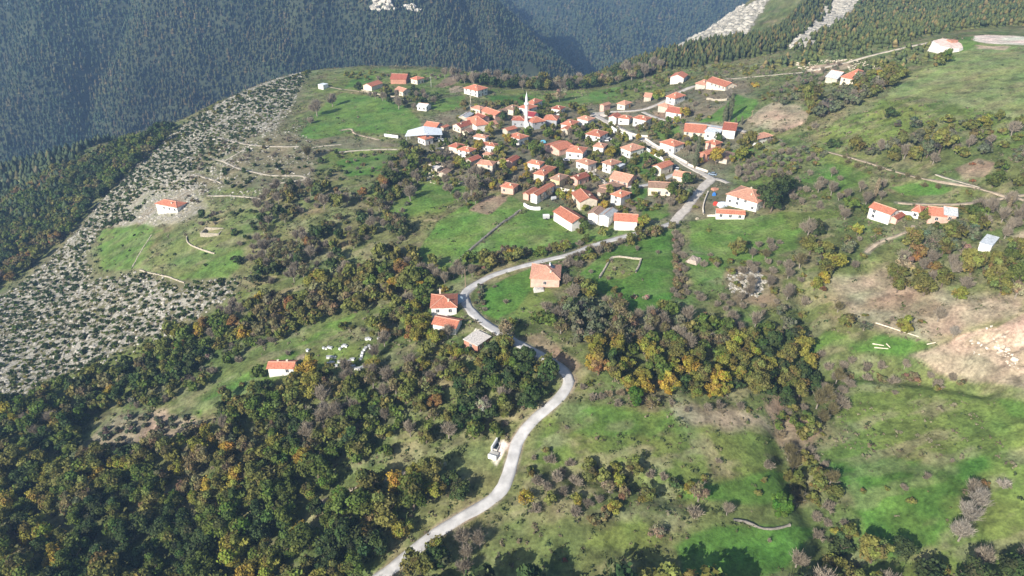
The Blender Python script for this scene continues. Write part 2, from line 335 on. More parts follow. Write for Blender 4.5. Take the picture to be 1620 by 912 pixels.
# (colour, feather m, rockness, dryness, picture polygon)
PATCH = [
 (VILL,14,.10,.25,[(640,200),(700,180),(760,165),(860,165),(960,165),(1080,140),(1180,120),(1200,210),(1160,270),(1150,340),(1010,360),(900,330),(800,300),(700,290),(650,250)]),
 (ROCK,16,.80,.3,[(500,104),(430,126),(350,160),(300,190),(255,225),(205,268),(160,315),(95,390),(25,450),(-60,500),(-60,660),(0,640),(110,605),(180,578),(240,555),(300,515),(335,492),(385,470),(375,440),(290,447),(220,428),(150,440),(140,400),(165,358),(215,360),(290,352),(310,325),(340,298),(400,285),(450,292),(480,285),(490,235),(440,212),(455,180),(475,150),(480,125)]),
 (ROCK,5,.45,.6,[(330,215),(480,212),(640,228),(640,245),(500,250),(490,290),(440,300),(320,300),(300,250)]),
 (MEAD,5,.12,.3,[(190,598),(250,556),(300,520),(340,490),(385,455),(405,478),(345,530),(270,575)]),
 (MEAD,6,.25,.3,[(60,640),(190,590),(300,530),(290,510),(180,560),(60,610)]),
 (PALE,5,.7,.3,[(180,330),(215,300),(250,290),(310,300),(330,330),(290,352),(220,362),(165,358)]),
 (LUSH2,3,.12,.25,[(160,365),(230,355),(300,385),(340,405),(388,392),(382,425),(360,440),(290,440),(220,425),(158,432)]),
 (DULL,5,.0,.35,[(225,420),(245,370),(290,372),(335,405),(320,425),(270,440)]),
 (LUSH2,3,.0,.10,[(472,216),(520,158),(545,146),(620,160),(650,175),(662,190),(667,210),(610,213),(550,208),(500,222)]),
 (MEAD,5,0,.3,[(495,150),(520,118),(600,110),(700,112),(760,125),(740,150),(690,150),(640,160),(560,145)]),
 (LUSH,3,0,.15,[(560,125),(590,120),(588,135),(545,140)]),
 (LUSH2,2,0,.1,[(683,163),(705,155),(735,150),(742,166),(722,173),(700,178),(680,172)]),
 (SOIL,2,0,.1,[(685,138),(715,119),(733,120),(722,132),(700,141)]),(PSOIL,1.5,0,0,[(709,140),(720,136),(735,137),(734,145),(712,148)]),
 (MEAD,4,0,.2,[(770,140),(860,145),(960,140),(1050,125),(1100,110),(1000,160),(900,170),(800,170)]),
 (LUSH,3,0,.1,[(772,152),(830,150),(880,162),(855,170),(790,166)]),(LUSH2,3,0,.2,[(885,168),(950,142),(1000,133),(975,150),(945,160)]),
 (MEAD,3,0,.2,[(530,235),(640,232),(700,280),(760,290),(700,335),(640,350),(580,320),(600,280),(500,255)]),
 (LUSH2,3,0,.15,[(612,335),(640,300),(700,285),(752,286),(716,318),(650,345)]),(LUSH,3,0,.2,[(530,255),(590,245),(640,250),(610,275),(550,278)]),
 (LUSH2,1.5,0,.15,[(655,408),(695,350),(745,318),(810,312),(835,326),(785,360),(745,396),(722,422),(680,430)]),
 (LUSH2,1.5,.03,.2,[(748,398),(788,361),(836,330),(870,335),(905,362),(975,362),(990,372),(930,386),(860,398),(790,412),(740,420)]),
 (SOIL,1.2,0,.1,[(741,333),(770,311),(802,312),(800,318),(773,341)]),
 (LUSH,1,0,.02,[(766,462),(800,440),(842,424),(842,450),(846,458),(816,492),(787,506),(763,497)]),
 (MEAD,2,0,.1,[(846,458),(868,455),(880,480),(850,500),(810,500)]),
 (LUSH,1.5,0,.12,[(912,436),(958,398),(1000,380),(1066,362),(1070,420),(1066,470),(1040,500),(1000,495),(960,470)]),
 (MEAD,1,0,.2,[(950,438),(968,410),(985,407),(1014,411),(1005,432),(985,442)]),
 (LUSH2,2,0,.15,[(1090,395),(1094,352),(1130,342),(1190,347),(1240,335),(1310,322),(1330,335),(1300,352),(1262,372),(1262,395),(1200,415),(1120,405)]),
 (MEAD,3,0,.4,[(1240,330),(1320,318),(1345,335),(1330,365),(1290,350),(1255,365)]),
 (LUSH,2,0,.1,[(1110,192),(1140,172),(1165,150),(1198,158),(1192,185),(1160,196)]),
 (PSOIL,1.8,0,.1,[(1180,190),(1200,174),(1222,163),(1267,167),(1280,180),(1273,197),(1240,209),(1207,204)]),
 (LIGHT,3,.0,.35,[(1400,158),(1440,118),(1490,86),(1520,62),(1640,75),(1700,190),(1600,188),(1560,176),(1480,160),(1440,152)]),
 (MEAD,5,.0,.4,[(1290,215),(1400,160),(1480,162),(1620,195),(1700,240),(1560,235),(1540,210),(1450,200),(1400,235),(1320,235)]),
 (LUSH2,3,0,.1,[(1520,60),(1545,56),(1548,72),(1520,85),(1508,80)]),
 (MEAD,3,0,.3,[(1160,262),(1230,242),(1300,236),(1385,275),(1360,300),(1290,312),(1200,300)]),
 (LUSH2,2,0,.3,[(1255,285),(1290,262),(1330,258),(1380,278),(1370,300),(1320,300)]),
 (LUSH,1.5,0,.05,[(1408,298),(1440,289),(1475,291),(1512,300),(1490,309),(1430,309)]),
 (SOIL,1.5,0,.1,[(1510,267),(1547,252),(1572,259),(1560,280),(1527,284)]),(SAND,3,0,.1,[(1598,372),(1660,340),(1660,410),(1603,402)]),
 (PSOIL,7,0,.6,[(1310,440),(1400,422),(1440,455),(1540,462),(1620,470),(1620,498),(1560,515),(1460,545),(1340,500)]),
 (SOIL,3,.05,.3,[(1370,470),(1440,465),(1500,480),(1470,505),(1400,495),(1360,490)]),
 (LUSH2,3,0,.2,[(1250,560),(1310,530),(1400,535),(1470,545),(1460,562),(1380,560),(1300,552)]),
 (LUSH,2,0,.1,[(1340,545),(1400,530),(1440,545),(1430,558),(1350,556)]),
 (SAND,1.6,.0,.5,[(1440,563),(1462,556),(1500,541),(1520,530),(1545,519),(1575,517),(1620,497),(1760,470),(1760,640),(1620,614),(1560,603),(1490,590)]),
 (PSOIL,2.5,.0,.3,[(1440,563),(1470,558),(1540,562),(1600,580),(1640,600),(1760,620),(1760,645),(1620,614),(1560,603),(1490,590)]),
 (SAND,1.5,.0,.3,[(1568,675),(1600,665),(1720,660),(1720,750),(1600,738),(1578,715),(1590,690)]),
 (PSOIL,2,.05,.3,[(850,672),(870,665),(912,676),(910,690),(870,688)]),
 (MEAD,4,.03,.55,[(850,640),(1000,645),(1200,672),(1235,690),(1225,760),(1080,770),(960,745),(850,740)]),
 (LUSH2,3,.0,.4,[(870,640),(960,640),(1060,665),(1040,690),(930,690),(885,665)]),
 (PSOIL,4,.05,.3,[(1060,640),(1180,650),(1235,670),(1225,690),(1160,675),(1080,668)]),
 (MEAD,6,.02,.5,[(1320,600),(1400,605),(1500,610),(1700,640),(1700,960),(1400,960),(1350,820),(1300,720)]),
 (LUSH,4,.0,.25,[(1300,730),(1400,722),(1500,735),(1560,720),(1570,740),(1500,790),(1480,860),(1430,900),(1370,850),(1335,790)]),
 (LUSH2,2,0,.1,[(1570,630),(1620,640),(1700,650),(1700,665),(1600,662)]),
 (LUSH,2,0,.1,[(1075,785),(1140,762),(1240,745),(1262,780),(1225,800),(1150,795)]),
 (LUSH,2,0,.08,[(1060,862),(1130,832),(1240,835),(1290,842),(1255,885),(1180,930),(1090,930)]),
 (DULL,3,.0,.25,[(740,840),(860,815),(1000,855),(1060,880),(1040,940),(700,940)]),(MEAD,2,0,.2,[(930,860),(1010,810),(1020,825),(1060,860),(990,870)]),
 (LUSH2,3,0,.4,[(300,650),(360,610),(430,570),(520,510),(560,498),(548,525),(470,565),(430,605),(330,665)]),
 (PSOIL,3,.05,.2,[(132,702),(190,660),(262,650),(330,665),(320,685),(240,705),(150,738)]),
 (MEAD,2,.0,.4,[(470,570),(500,548),(585,545),(600,560),(585,585),(520,590)]),(PSOIL,1.5,0,.1,[(467,565),(482,558),(485,567),(470,572)]),
 (RED,2,.2,.4,[(823,534),(857,530),(893,557),(925,580),(908,588),(860,553)]),(SOIL,3,.15,.4,[(1000,500),(1060,490),(1090,500),(1060,520),(1000,515)]),
 (SOIL,4,.3,.4,[(1145,430),(1190,420),(1230,440),(1235,480),(1160,485)]),(SOIL,2,.2,.4,[(1083,405),(1120,410),(1125,430),(1095,435)]),
 (SOIL,3,.05,.3,[(1205,640),(1235,630),(1260,660),(1300,680),(1290,720),(1250,720),(1225,690)]),
 (LUSH2,2,0,.2,[(1095,400),(1150,405),(1140,440),(1100,450),(1085,430)]),(LUSH2,2,0,.3,[(1130,510),(1200,500),(1215,540),(1150,540)]),
 (SOIL,2,.0,.1,[(1029,178),(1050,176),(1078,190),(1050,192)]),(PSOIL,1,0,0,[(994,317),(1011,319),(1006,340),(983,336)]),
 (PALE,1,0,.1,[(1540,57),(1560,55.5),(1720,62),(1720,76),(1620,72),(1560,69),(1541,65)]),(SAND,2,.1,.3,[(1545,72),(1600,74),(1590,80),(1545,78)]),
 (SAND,3,.2,.4,[(1275,105),(1330,98),(1350,104),(1330,114),(1290,118)]),
 (LUSH,1.2,0,.05,[(1000,262),(1012,258),(1040,278),(1038,287),(1015,280)]),(LUSH2,1.5,0,.1,[(1000,244),(1020,236),(1050,255),(1035,262),(1005,258)]),
 (LUSH2,1.5,0,.2,[(1022,205),(1045,193),(1075,200),(1078,215),(1050,222),(1025,214)]),(LUSH2,1.5,0,.1,[(1155,240),(1190,230),(1195,245),(1160,255)]),
 (LUSH,1,0,.1,[(1000,300),(1025,298),(1025,312),(1010,322),(996,315)]),(LUSH2,1.5,0,.2,[(1010,330),(1060,320),(1060,340),(1040,350),(1015,345)]),
 (PALE,.8,0,.05,[(735,538),(752,520),(764,524),(775,533),(757,546)]),
 (PALE,1.0,0,.1,[(778,722),(783,700),(797,697),(806,705),(794,722),(786,737)]),
 (PALE,1.5,0,.1,[(928,186),(938,178),(965,177),(960,184),(945,188)]),(VILL,1.5,.3,.3,[(1095,318),(1120,290),(1150,292),(1150,330),(1120,345),(1098,338)]),
 (ROCK,6,.9,.2,[(1075,55),(1100,30),(1140,8),(1180,-15),(1230,-20),(1180,10),(1130,38),(1100,55)]),
 (ROCK,5,.9,.2,[(1245,78),(1262,58),(1290,28),(1310,-5),(1340,-30),(1420,-30),(1360,5),(1320,35),(1285,72),(1262,80)]),
]
PW = [(np.array(c), f, r, d, poly_world(p)) for c, f, r, d, p in PATCH]
ys = [52.0]
while ys[-1] < 1260: ys.append(ys[-1]+max(.85, ys[-1]*.0030) * (1 if ys[-1] < 640 else 1+(ys[-1]-640)/60))
ys = np.array(ys); ss = np.linspace(-1.24, 1.24, 1130)
SX, YY = np.meshgrid(ss, ys); XX = SX*(YY*.80+75)
x = XX.ravel(); y = YY.ravel(); z = surf(x, y)
def rutn(x, y): return fbm(x*.9-y*.45, y*1.3+x*.7, 3.2, 3, 77)
def ground_colour(x, y):
    base = np.empty((len(x), 3)); base[:] = DULL
    n1 = fbm(x, y, 45, 4, 21)[:, None]; base = base*(.8+.5*n1)
    base = base*(1-.35*np.clip((n1-.5)*5, 0, 1))+np.array([.19,.15,.085])*.35*np.clip((n1-.5)*5, 0, 1)
    rock = np.zeros(len(x)); dry = np.full(len(x), .45)
    wob = (fbm(x, y, 9, 3, 33)-.5)*6
    for c, f, r, d, P in PW:
        k = near_mask(x, y, P, f*2+3)
        if not len(k): continue
        sdv = poly_sd(x[k], y[k], P)+wob[k]*min(1, f/3)
        a = np.clip(sdv/f+.5, 0, 1); a = a*a*(3-2*a)
        base[k] = base[k]*(1-a[:, None])+c*a[:, None]; rock[k] = rock[k]*(1-a)+r*a; dry[k] = dry[k]*(1-a)+d*a
    for nm, w, P, mk in road_lines:      # worn verges
        k = near_mask(x, y, P, w+2)
        if not len(k): continue
        d_, _ = seg_nearest(x[k], y[k], P); a = np.clip((w/2+.9-d_+wob[k]*.35)/.9, 0, 1)*.75
        base[k] = base[k]*(1-a[:, None])+np.array([.29,.25,.19])*a[:, None]
    # worn, dry and bare streaks
    st = fbm(x*.6+y*.25, y*1.5-x*.3, 7, 4, 41); st = np.clip((st-.50)*7, 0, 1)*dry
    base = base*(1-st[:, None])+np.array([.27,.235,.145])*st[:, None]
    n2 = fbm(x, y, 4.5, 3, 51)[:, None]; n3 = fbm(x, y, 26, 3, 61)[:, None]
    n4 = fbm(x, y, 2.2, 2, 71)[:, None]; hue = (fbm(x, y, 11, 3, 75)[:, None]-.5)
    base = base*(.62+.76*n2)*(.78+.44*n3)*(.80+.40*n4)*(1+hue*np.array([.55,.05,.25]))
    lw = np.clip((rutn(x, y)-.56)*9, 0, 1)*(dry > .2)*.35
    base = base*(1-lw[:, None])
    return base, rock
base, rock = ground_colour(x, y)
nr, nc = XX.shape
idx = np.arange(nr*nc).reshape(nr, nc)
faces = np.stack([idx[:-1, :-1].ravel(), idx[:-1, 1:].ravel(), idx[1:, 1:].ravel(), idx[1:, :-1].ravel()], 1)
def ground_mat():
    m = bpy.data.materials.new('ground'); m.use_nodes = True; n = m.node_tree; L = n.links.new
    b = n.nodes['Principled BSDF']; b.inputs['Roughness'].default_value = .95; b.inputs['Specular IOR Level'].default_value = .1
    at = n.nodes.new('ShaderNodeAttribute'); at.attribute_name = 'tint'
    rk = n.nodes.new('ShaderNodeAttribute'); rk.attribute_name = 'rock'
    tc = n.nodes.new('ShaderNodeTexCoord')
    nz = n.nodes.new('ShaderNodeTexNoise'); nz.inputs['Scale'].default_value = .9; nz.inputs['Detail'].default_value = 6; nz.inputs['Roughness'].default_value = .65
    L(tc.outputs['Object'], nz.inputs['Vector'])
    mr = n.nodes.new('ShaderNodeMapRange'); mr.inputs['From Min'].default_value = .3; mr.inputs['From Max'].default_value = .7
    mr.inputs['To Min'].default_value = .58; mr.inputs['To Max'].default_value = 1.45; L(nz.outputs[0], mr.inputs['Value'])
    s = n.nodes.new('ShaderNodeVectorMath'); s.operation = 'SCALE'; L(at.outputs['Color'], s.inputs[0]); L(mr.outputs[0], s.inputs['Scale'])
    # limestone pavement: pale slabs with grass in the joints
    n2 = n.nodes.new('ShaderNodeTexNoise'); n2.inputs['Scale'].default_value = .33; n2.inputs['Detail'].default_value = 7; n2.inputs['Roughness'].default_value = .7
    L(tc.outputs['Object'], n2.inputs['Vector'])
    ma = n.nodes.new('ShaderNodeMath'); ma.operation = 'MULTIPLY_ADD'; ma.inputs[1].default_value = .45; ma.inputs[2].default_value = -.20
    L(rk.outputs['Fac'], ma.inputs[0]); ad = n.nodes.new('ShaderNodeMath'); L(ma.outputs[0], ad.inputs[0]); L(n2.outputs[0], ad.inputs[1])
    m2 = n.nodes.new('ShaderNodeMapRange'); m2.inputs['From Min'].default_value = .60; m2.inputs['From Max'].default_value = .68; L(ad.outputs[0], m2.inputs['Value'])
    mu = n.nodes.new('ShaderNodeMath'); mu.operation = 'MULTIPLY'; L(m2.outputs[0], mu.inputs[0])
    gt = n.nodes.new('ShaderNodeMath'); gt.operation = 'GREATER_THAN'; gt.inputs[1].default_value = .02; L(rk.outputs['Fac'], gt.inputs[0]); L(gt.outputs[0], mu.inputs[1])
    mx = n.nodes.new('ShaderNodeMix'); mx.data_type = 'RGBA'; L(mu.outputs[0], mx.inputs[0])
    gr = n.nodes.new('ShaderNodeMix'); gr.data_type = 'RGBA'; L(rk.outputs['Fac'], gr.inputs[0]); L(s.outputs[0], gr.inputs[6]); gr.inputs[7].default_value = (.13,.125,.06,1)
    sr = n.nodes.new('ShaderNodeVectorMath'); sr.operation = 'SCALE'; sr.inputs[0].default_value = (.33,.31,.26); L(mr.outputs[0], sr.inputs['Scale'])
    L(gr.outputs[2], mx.inputs[6]); L(sr.outputs[0], mx.inputs[7]); L(mx.outputs[2], b.inputs['Base Color'])
    bp = n.nodes.new('ShaderNodeBump'); bp.inputs['Strength'].default_value = .7; bp.inputs['Distance'].default_value = .35
    sm = n.nodes.new('ShaderNodeMath'); L(nz.outputs[0], sm.inputs[0]); L(mu.outputs[0], sm.inputs[1]); L(sm.outputs[0], bp.inputs['Height'])
    L(bp.outputs[0], b.inputs['Normal'])
    return m
GM = ground_mat()
ter = mesh_np('ground', np.stack([x, y, z], 1), [faces], [GM], smooth=True, col=base)
a = ter.data.attributes.new('rock', 'FLOAT', 'POINT'); a.data.foreach_set('value', rock.astype(np.float32))
tag(ter, kind='structure')
# base plate of land reaching far beyond, below everything seen
M_far = mat('far_land', (.07,.09,.045), scale=.01)
g = 6000
o = mesh_np('far_ground', [(-g,-g,-330),(g,-g,-330),(g,g,-330),(-g,g,-330)], [np.array([[0,1,2,3]])], [M_far]); tag(o, kind='structure')

def wildness(x, y):
    w = np.full(x.shape, 1.0)
    for c, f, r, d, P in PW:
        k = near_mask(x, y, P, 2)
        if not len(k): continue
        a = poly_sd(x[k], y[k], P) > 0; t = tuple(c)
        val = .04 if t in (LUSH, LIGHT, SAND, PALE) else .12 if t == LUSH2 else .6 if t == MEAD else .5 if t in (SOIL, PSOIL, DULL) else .6
        w[k[a]] = val
    return w
# ---------------------------------------------------------------- roads as strips laid on the ground
M_road = {'concrete': mat('worn_concrete', (.46,.45,.44), scale=.35, var=.24, bump=.2), 'gravel': mat('road_gravel', (.50,.46,.41), scale=.6, var=.2, bump=.3),
          'dirt': mat('dirt_track', (.42,.34,.25), scale=.5, var=.3, bump=.3), 'pale': mat('pale_track', (.50,.44,.345), scale=.5, var=.25, bump=.3)}
def ribbon(name, P, w, lift, m, skirt=.25, wvar=0.0, seed=0):
    d = np.gradient(P[:, :2], axis=0); d /= np.linalg.norm(d, axis=1)[:, None]+1e-9
    nn = np.stack([-d[:, 1], d[:, 0]], 1)
    s = np.concatenate([[0], np.cumsum(np.linalg.norm(np.diff(P[:, :2], axis=0), axis=1))])
    V = []
    offs = (-.5, -.5, -.25, 0, .25, .5, .5)
    for j, o in enumerate(offs):
        jit = (fbm(s, s*0+o*50, 5, 3, seed+3)-.5)*wvar
        xy = P[:, :2]+nn*(o*w+np.sign(o)*jit)[:, None]
        zz = np.maximum(surf(xy[:, 0], xy[:, 1]), P[:, 2]-.6)+lift+(.03 if o == 0 else 0)
        if j in (0, 6): zz = zz-skirt
        V.append(np.column_stack([xy, zz]))
    V = np.stack(V, 1); n, k, _ = V.shape; ix = np.arange(n*k).reshape(n, k)
    f = np.stack([ix[:-1, :-1].ravel(), ix[1:, :-1].ravel(), ix[1:, 1:].ravel(), ix[:-1, 1:].ravel()], 1)[:, ::-1]
    o = mesh_np(name, V.reshape(-1, 3), [f], [m], smooth=True); return tag(o, kind='structure')
for i, (nm, w, P, mk) in enumerate(road_lines):
    ribbon(nm, P, w, .10+.006*(i % 7), M_road[mk], wvar=.9 if mk == 'concrete' else 1.1, seed=i)
# ---------------------------------------------------------------- mountains across the valley
PF = [atD(u, v, D) for u, v, D in [
 (-250,330,860),(0,300,900),(0,200,1010),(0,100,1110),(0,0,1210),(0,-90,1300),(200,230,960),(200,120,1090),(200,20,1200),(200,-90,1320),
 (420,150,1030),(420,60,1140),(420,-20,1240),(420,-110,1350),(-300,200,950),(-300,50,1150),(-300,-90,1300),
 (600,110,1070),(600,40,1170),(610,-40,1270),(620,-130,1380),(700,104,1100),(690,40,1190),(690,-10,1270),(700,-70,1350),
 (775,48,1230),(735,20,1250),(850,92,1170),(880,118,1120),(820,100,1110),
 (930,95,1750),(930,50,1950),(920,5,2250),(920,-80,2500),(1040,85,1800),(1100,30,2050),(1100,-60,2450),(760,-60,2700),(850,40,2000),
 (1300,-60,2450),(1300,30,2100),(820,-20,2450),(1600,-60,2500),(1600,50,2100),(-100,-150,2600),(400,-150,2700)]]
for u, v, D, dz in [(880,60,1450,-60),(830,20,1500,-65),(780,-10,1600,-60),(940,100,1450,-70)]:
    PF.append(atD(u, v, D)+[0, 0, dz])
PF += [np.array([-900., 700, -235]), np.array([0., 760, -240]), np.array([-400., 760, -235]), np.array([900., 1500, -190])]
FITF = tps_fit(PF)
def far_h(x, y):
    z = tps_eval(FITF, x, y)
    a = x*.93+y*.1
    g = np.abs(fbm(a, y*.35, 190, 3, 81)-.5)*2; z = z+(g-.25)*98
    return z+(fbm(x, y, 70, 3, 83)-.5)*36
xs = np.arange(-1500, 2100, 9.0); ys2 = np.arange(740, 2950, 9.0)
X2, Y2 = np.meshgrid(xs, ys2); Z2 = far_h(X2, Y2)
FARG = Z2
edge = np.clip((Y2-760)/80, 0, 1); Z2 = Z2*edge+(-300)*(1-edge)
right = np.clip((X2-(Y2-500)*.55)/150, 0, 1)*np.clip((1750-Y2)/250, 0, 1); Z2 = Z2-right*120
i2 = np.arange(X2.size).reshape(X2.shape)
f2 = np.stack([i2[:-1, :-1].ravel(), i2[:-1, 1:].ravel(), i2[1:, 1:].ravel(), i2[1:, :-1].ravel()], 1)
M_floor = mat('forest_floor', (.045,.055,.030), scale=.02, var=.35)
o = mesh_np('mountain', np.stack([X2.ravel(), Y2.ravel(), Z2.ravel()], 1), [f2], [M_floor], smooth=True); tag(o, kind='structure')
def far_lookup(x, y):
    fx = np.clip((x-xs[0])/9, 0, len(xs)-1.001); fy = np.clip((y-ys2[0])/9, 0, len(ys2)-1.001)
    i = fx.astype(int); j = fy.astype(int); a = fx-i; b = fy-j
    return (Z2[j, i]*(1-a)+Z2[j, i+1]*a)*(1-b)+(Z2[j+1, i]*(1-a)+Z2[j+1, i+1]*a)*b

def project(P):
    P = np.asarray(P, float); d = P-np.array([0, 0, CAMZ])
    depth = d[..., 1]*CP-d[..., 2]*SP; up = d[..., 1]*SP+d[..., 2]*CP
    dd = np.maximum(depth, 1)
    return CU+F*d[..., 0]/dd, CV-F*up/dd, depth

# ---------------------------------------------------------------- far wood: one mass of thousands of conifers
M_con = mat('conifer_needles', (1,1,1), attr='tint', scale=.6, var=.2)
def conifers(name, X, Y, Z, H, Rr, tint, label, cat='forest'):
    n = len(X); k = 6
    ang = rng.random(n)*6.28
    V = []; T = []
    rings = [(.0, .55, 1), (.34, 1.0, k), (.30, .55, k), (.72, .62, k), (1.0, .02, 1)]
    # two tiers: low skirt ring, waist, upper skirt, tip
    tiers = [(.12, 1.0), (.48, .50), (.44, .74), (.78, .34), (1.0, .03)]
    for hz_, rr in tiers:
        for j in range(k):
            t = ang+j*2*math.pi/k; jr = rr*(.72+.56*rng.random(n)); jz = (rng.random(n)-.5)*.10
            V.append(np.stack([X+np.cos(t)*Rr*jr, Y+np.sin(t)*Rr*jr, Z+H*(hz_+jz)], 1)); T.append(tint*(.8+.4*rng.random(n))[:, None])
    V = np.stack(V, 1); T = np.stack(T, 1); m = len(tiers)*k
    b = (np.arange(n)*m)[:, None]
    fs = []
    for t in range(len(tiers)-1):
        for j in range(k):
            fs.append(np.stack([t*k+j+0*b[:, 0], t*k+(j+1) % k+0*b[:, 0], (t+1)*k+(j+1) % k+0*b[:, 0], (t+1)*k+j+0*b[:, 0]], 1)+b)
    o = mesh_np(name, V.reshape(-1, 3), [np.concatenate(fs)], [M_con], col=T.reshape(-1, 3))
    return tag(o, label, cat, kind='stuff')
def scatter(x0, x1, y0, y1, s):
    a = np.arange(x0, x1, s); b = np.arange(y0, y1, s*.9); A, B = np.meshgrid(a, b)
    A = A+(rng.random(A.shape)-.5)*s*.95; B = B+(rng.random(A.shape)-.5)*s*.9
    return A.ravel(), B.ravel()
FOREST_T = np.array([[.040,.060,.030],[.050,.070,.030],[.062,.075,.032],[.085,.080,.035],[.033,.052,.030],[.10,.09,.05]])
def pick(n, p=(.3,.25,.2,.1,.1,.05)): return FOREST_T[rng.choice(6, n, p=p)]
X, Y = scatter(-1450, 700, 850, 1650, 5.5); Z = far_lookup(X, Y)
u, v, dep = project(np.stack([X, Y, Z], 1)); k = (u > -90) & (u < 1000) & (v > -80) & (v < 345) & (Z > -285)
cl = fbm(X, Y, 50, 3, 91); k &= (cl > .17) & (rng.random(len(X)) < .96)
X, Y, Z = X[k], Y[k], Z[k]; n = len(X); H = 4.5+7*rng.random(n)
sd_ = fbm(X, Y, 130, 4, 95); o = conifers('conifer_forest', X, Y, Z-1, H, H*(.27+.1*rng.random(n)), pick(n)*(.55+.9*sd_[:, None])*(1+(fbm(X, Y, 90, 3, 96)[:, None]-.5)*np.array([.7,.1,-.2])), 'dark conifer forest covering the steep mountain across the valley on the left')
nA = n
X, Y = scatter(-300, 2000, 1500, 2850, 12.5); Z = far_lookup(X, Y)
u, v, dep = project(np.stack([X, Y, Z], 1)); k = (u > 560) & (u < 1420) & (v > -50) & (v < 150)
X, Y, Z = X[k], Y[k], Z[k]; n = len(X); H = 11+6*rng.random(n)
o = conifers('conifer_forest', X, Y, Z-2, H, H*(.36+.12*rng.random(n)), pick(n)*1.1, 'hazy forest on the farthest mountainside behind the valley')
print('far trees', nA, n)
# rock faces high on the far mountain
M_rock = mat('pale_rock', (.58,.54,.46), scale=.15, var=.3, bump=.8)
def rock_mass(name, pts, label, cat, size, m=M_rock, n=26, kind=None, seed=1, far=False):
    r = np.random.default_rng(seed); V = []; Fc = []; b = 0
    for (u, v) in pts:
        p = None
        if far:
            d = rayd(u, v); t = np.arange(900, 1800, 4.); XX_, YY_, ZZ_ = d[0]*t, d[1]*t, CAMZ+d[2]*t
            kk = np.nonzero(ZZ_ < far_lookup(XX_, YY_))[0]
            if len(kk): p = np.array([XX_[kk[0]], YY_[kk[0]], ZZ_[kk[0]]])
        else: p = castpx(u, v)
        if p is None: continue
        for q in range(n):
            c = p+np.array([r.normal()*size*.8, r.normal()*size*.5, r.random()*size*.5]); s = size*(.25+.4*r.random())
            a = r.normal(size=(10, 3)); a /= np.linalg.norm(a, axis=1)[:, None]; a *= s*(.8+.4*r.random((10, 1))); a[:, 2] *= .9
            import itertools
            bm = bmesh.new()
            for w in a: bm.verts.new(w+c)
            bmesh.ops.convex_hull(bm, input=bm.verts)
            bm.verts.index_update(); V += [tuple(w.co) for w in bm.verts]; Fc += [[b+w.index for w in f.verts] for f in bm.faces]; b += len(bm.verts); bm.free()
    me = bpy.data.meshes.new(name); me.from_pydata(V, [], Fc); me.materials.append(m)
    o = bpy.data.objects.new(name, me); COL.objects.link(o); return tag(o, label, cat, kind=kind)
import bmesh
rock_mass('rock_face', [(600,4),(606,10),(604,16)], 'pale limestone crag high in the far forest, taller of two', 'rock', 11, far=True, seed=3)
rock_mass('rock_face', [(649,14),(653,18)], 'small pale limestone crag to the right of the taller one in the far forest', 'rock', 8, far=True, seed=4)
# ---------------------------------------------------------------- buildings
WALL = {k: mat('wall_'+n, c, scale=.7, var=.17, rough=.9, objvar=.08) for k, n, c in [
 ('W','white',(.74,.72,.68)),('C','cream',(.68,.60,.48)),('P','pink',(.66,.42,.34)),('B','brick',(.46,.23,.16)),('S','stone',(.50,.45,.37)),
 ('G','grey',(.36,.37,.39)),('Y','ochre',(.62,.50,.30)),('R','red',(.42,.09,.06))]}
ROOFM = {k: mat('roof_'+n, c, scale=1.6, var=.30, rough=.85, objvar=.20, stripes=1.4 if k not in 'GT' else None) for k, n, c in [
 ('O','orange_tiles',(.49,.185,.115)),('D','dark_red_tiles',(.36,.12,.08)),('N','brown_tiles',(.31,.20,.145)),('K','faded_tiles',(.50,.26,.18)),
 ('G','grey_metal',(.42,.44,.45)),('T','white_metal',(.70,.75,.80)),('M','maroon_metal',(.30,.05,.06)),('F','concrete_slab',(.62,.57,.52))]}
M_cap = mat('ridge_tiles', (.62,.36,.26)); M_glass = mat('window_glass', (.03,.035,.045), rough=.25, spec=.5); M_frame = mat('white_frame', (.75,.75,.73))
M_door = mat('brown_door', (.16,.08,.045)); M_odoor = mat('orange_door', (.80,.40,.04)); M_conc = mat('grey_concrete', (.50,.48,.44), scale=1, bump=.3)
M_white = mat('white_paint', (.82,.82,.80)); M_dark = mat('dark_rubber', (.03,.03,.03)); M_blue = mat('solar_glass', (.03,.05,.10), rough=.3, spec=.5)
M_wood = mat('weathered_wood', (.30,.22,.15)); M_teal = mat('blue_tarp', (.15,.45,.60)); M_metal = mat('galvanised_metal', (.45,.46,.47), rough=.5)
def window_mesh(w, h, door=None):
    m = MB(); m.mi = 0; m.box(-w/2-.09, w/2+.09, -.05, .06, -h/2-.09, h/2+.09)
    m.mi = 1; m.box(-w/2, w/2, -.065, -.04, -h/2, h/2)
    if door is None: m.mi = 0; m.box(-.04, .04, -.08, -.06, -h/2, h/2)
    return m.build('window', [M_frame, door or M_glass], link=False)
WIN = window_mesh(1.15, 1.35); DOOR = window_mesh(1.0, 2.1, M_door); ODOOR = window_mesh(1.8, 2.6, M_odoor)
HOUSES = []
def child(name, me, parent, loc=(0,0,0), rz=0):
    o = bpy.data.objects.new(name, me); COL.objects.link(o); o.parent = parent; o.location = loc; o.rotation_euler = (0, 0, rz); return o
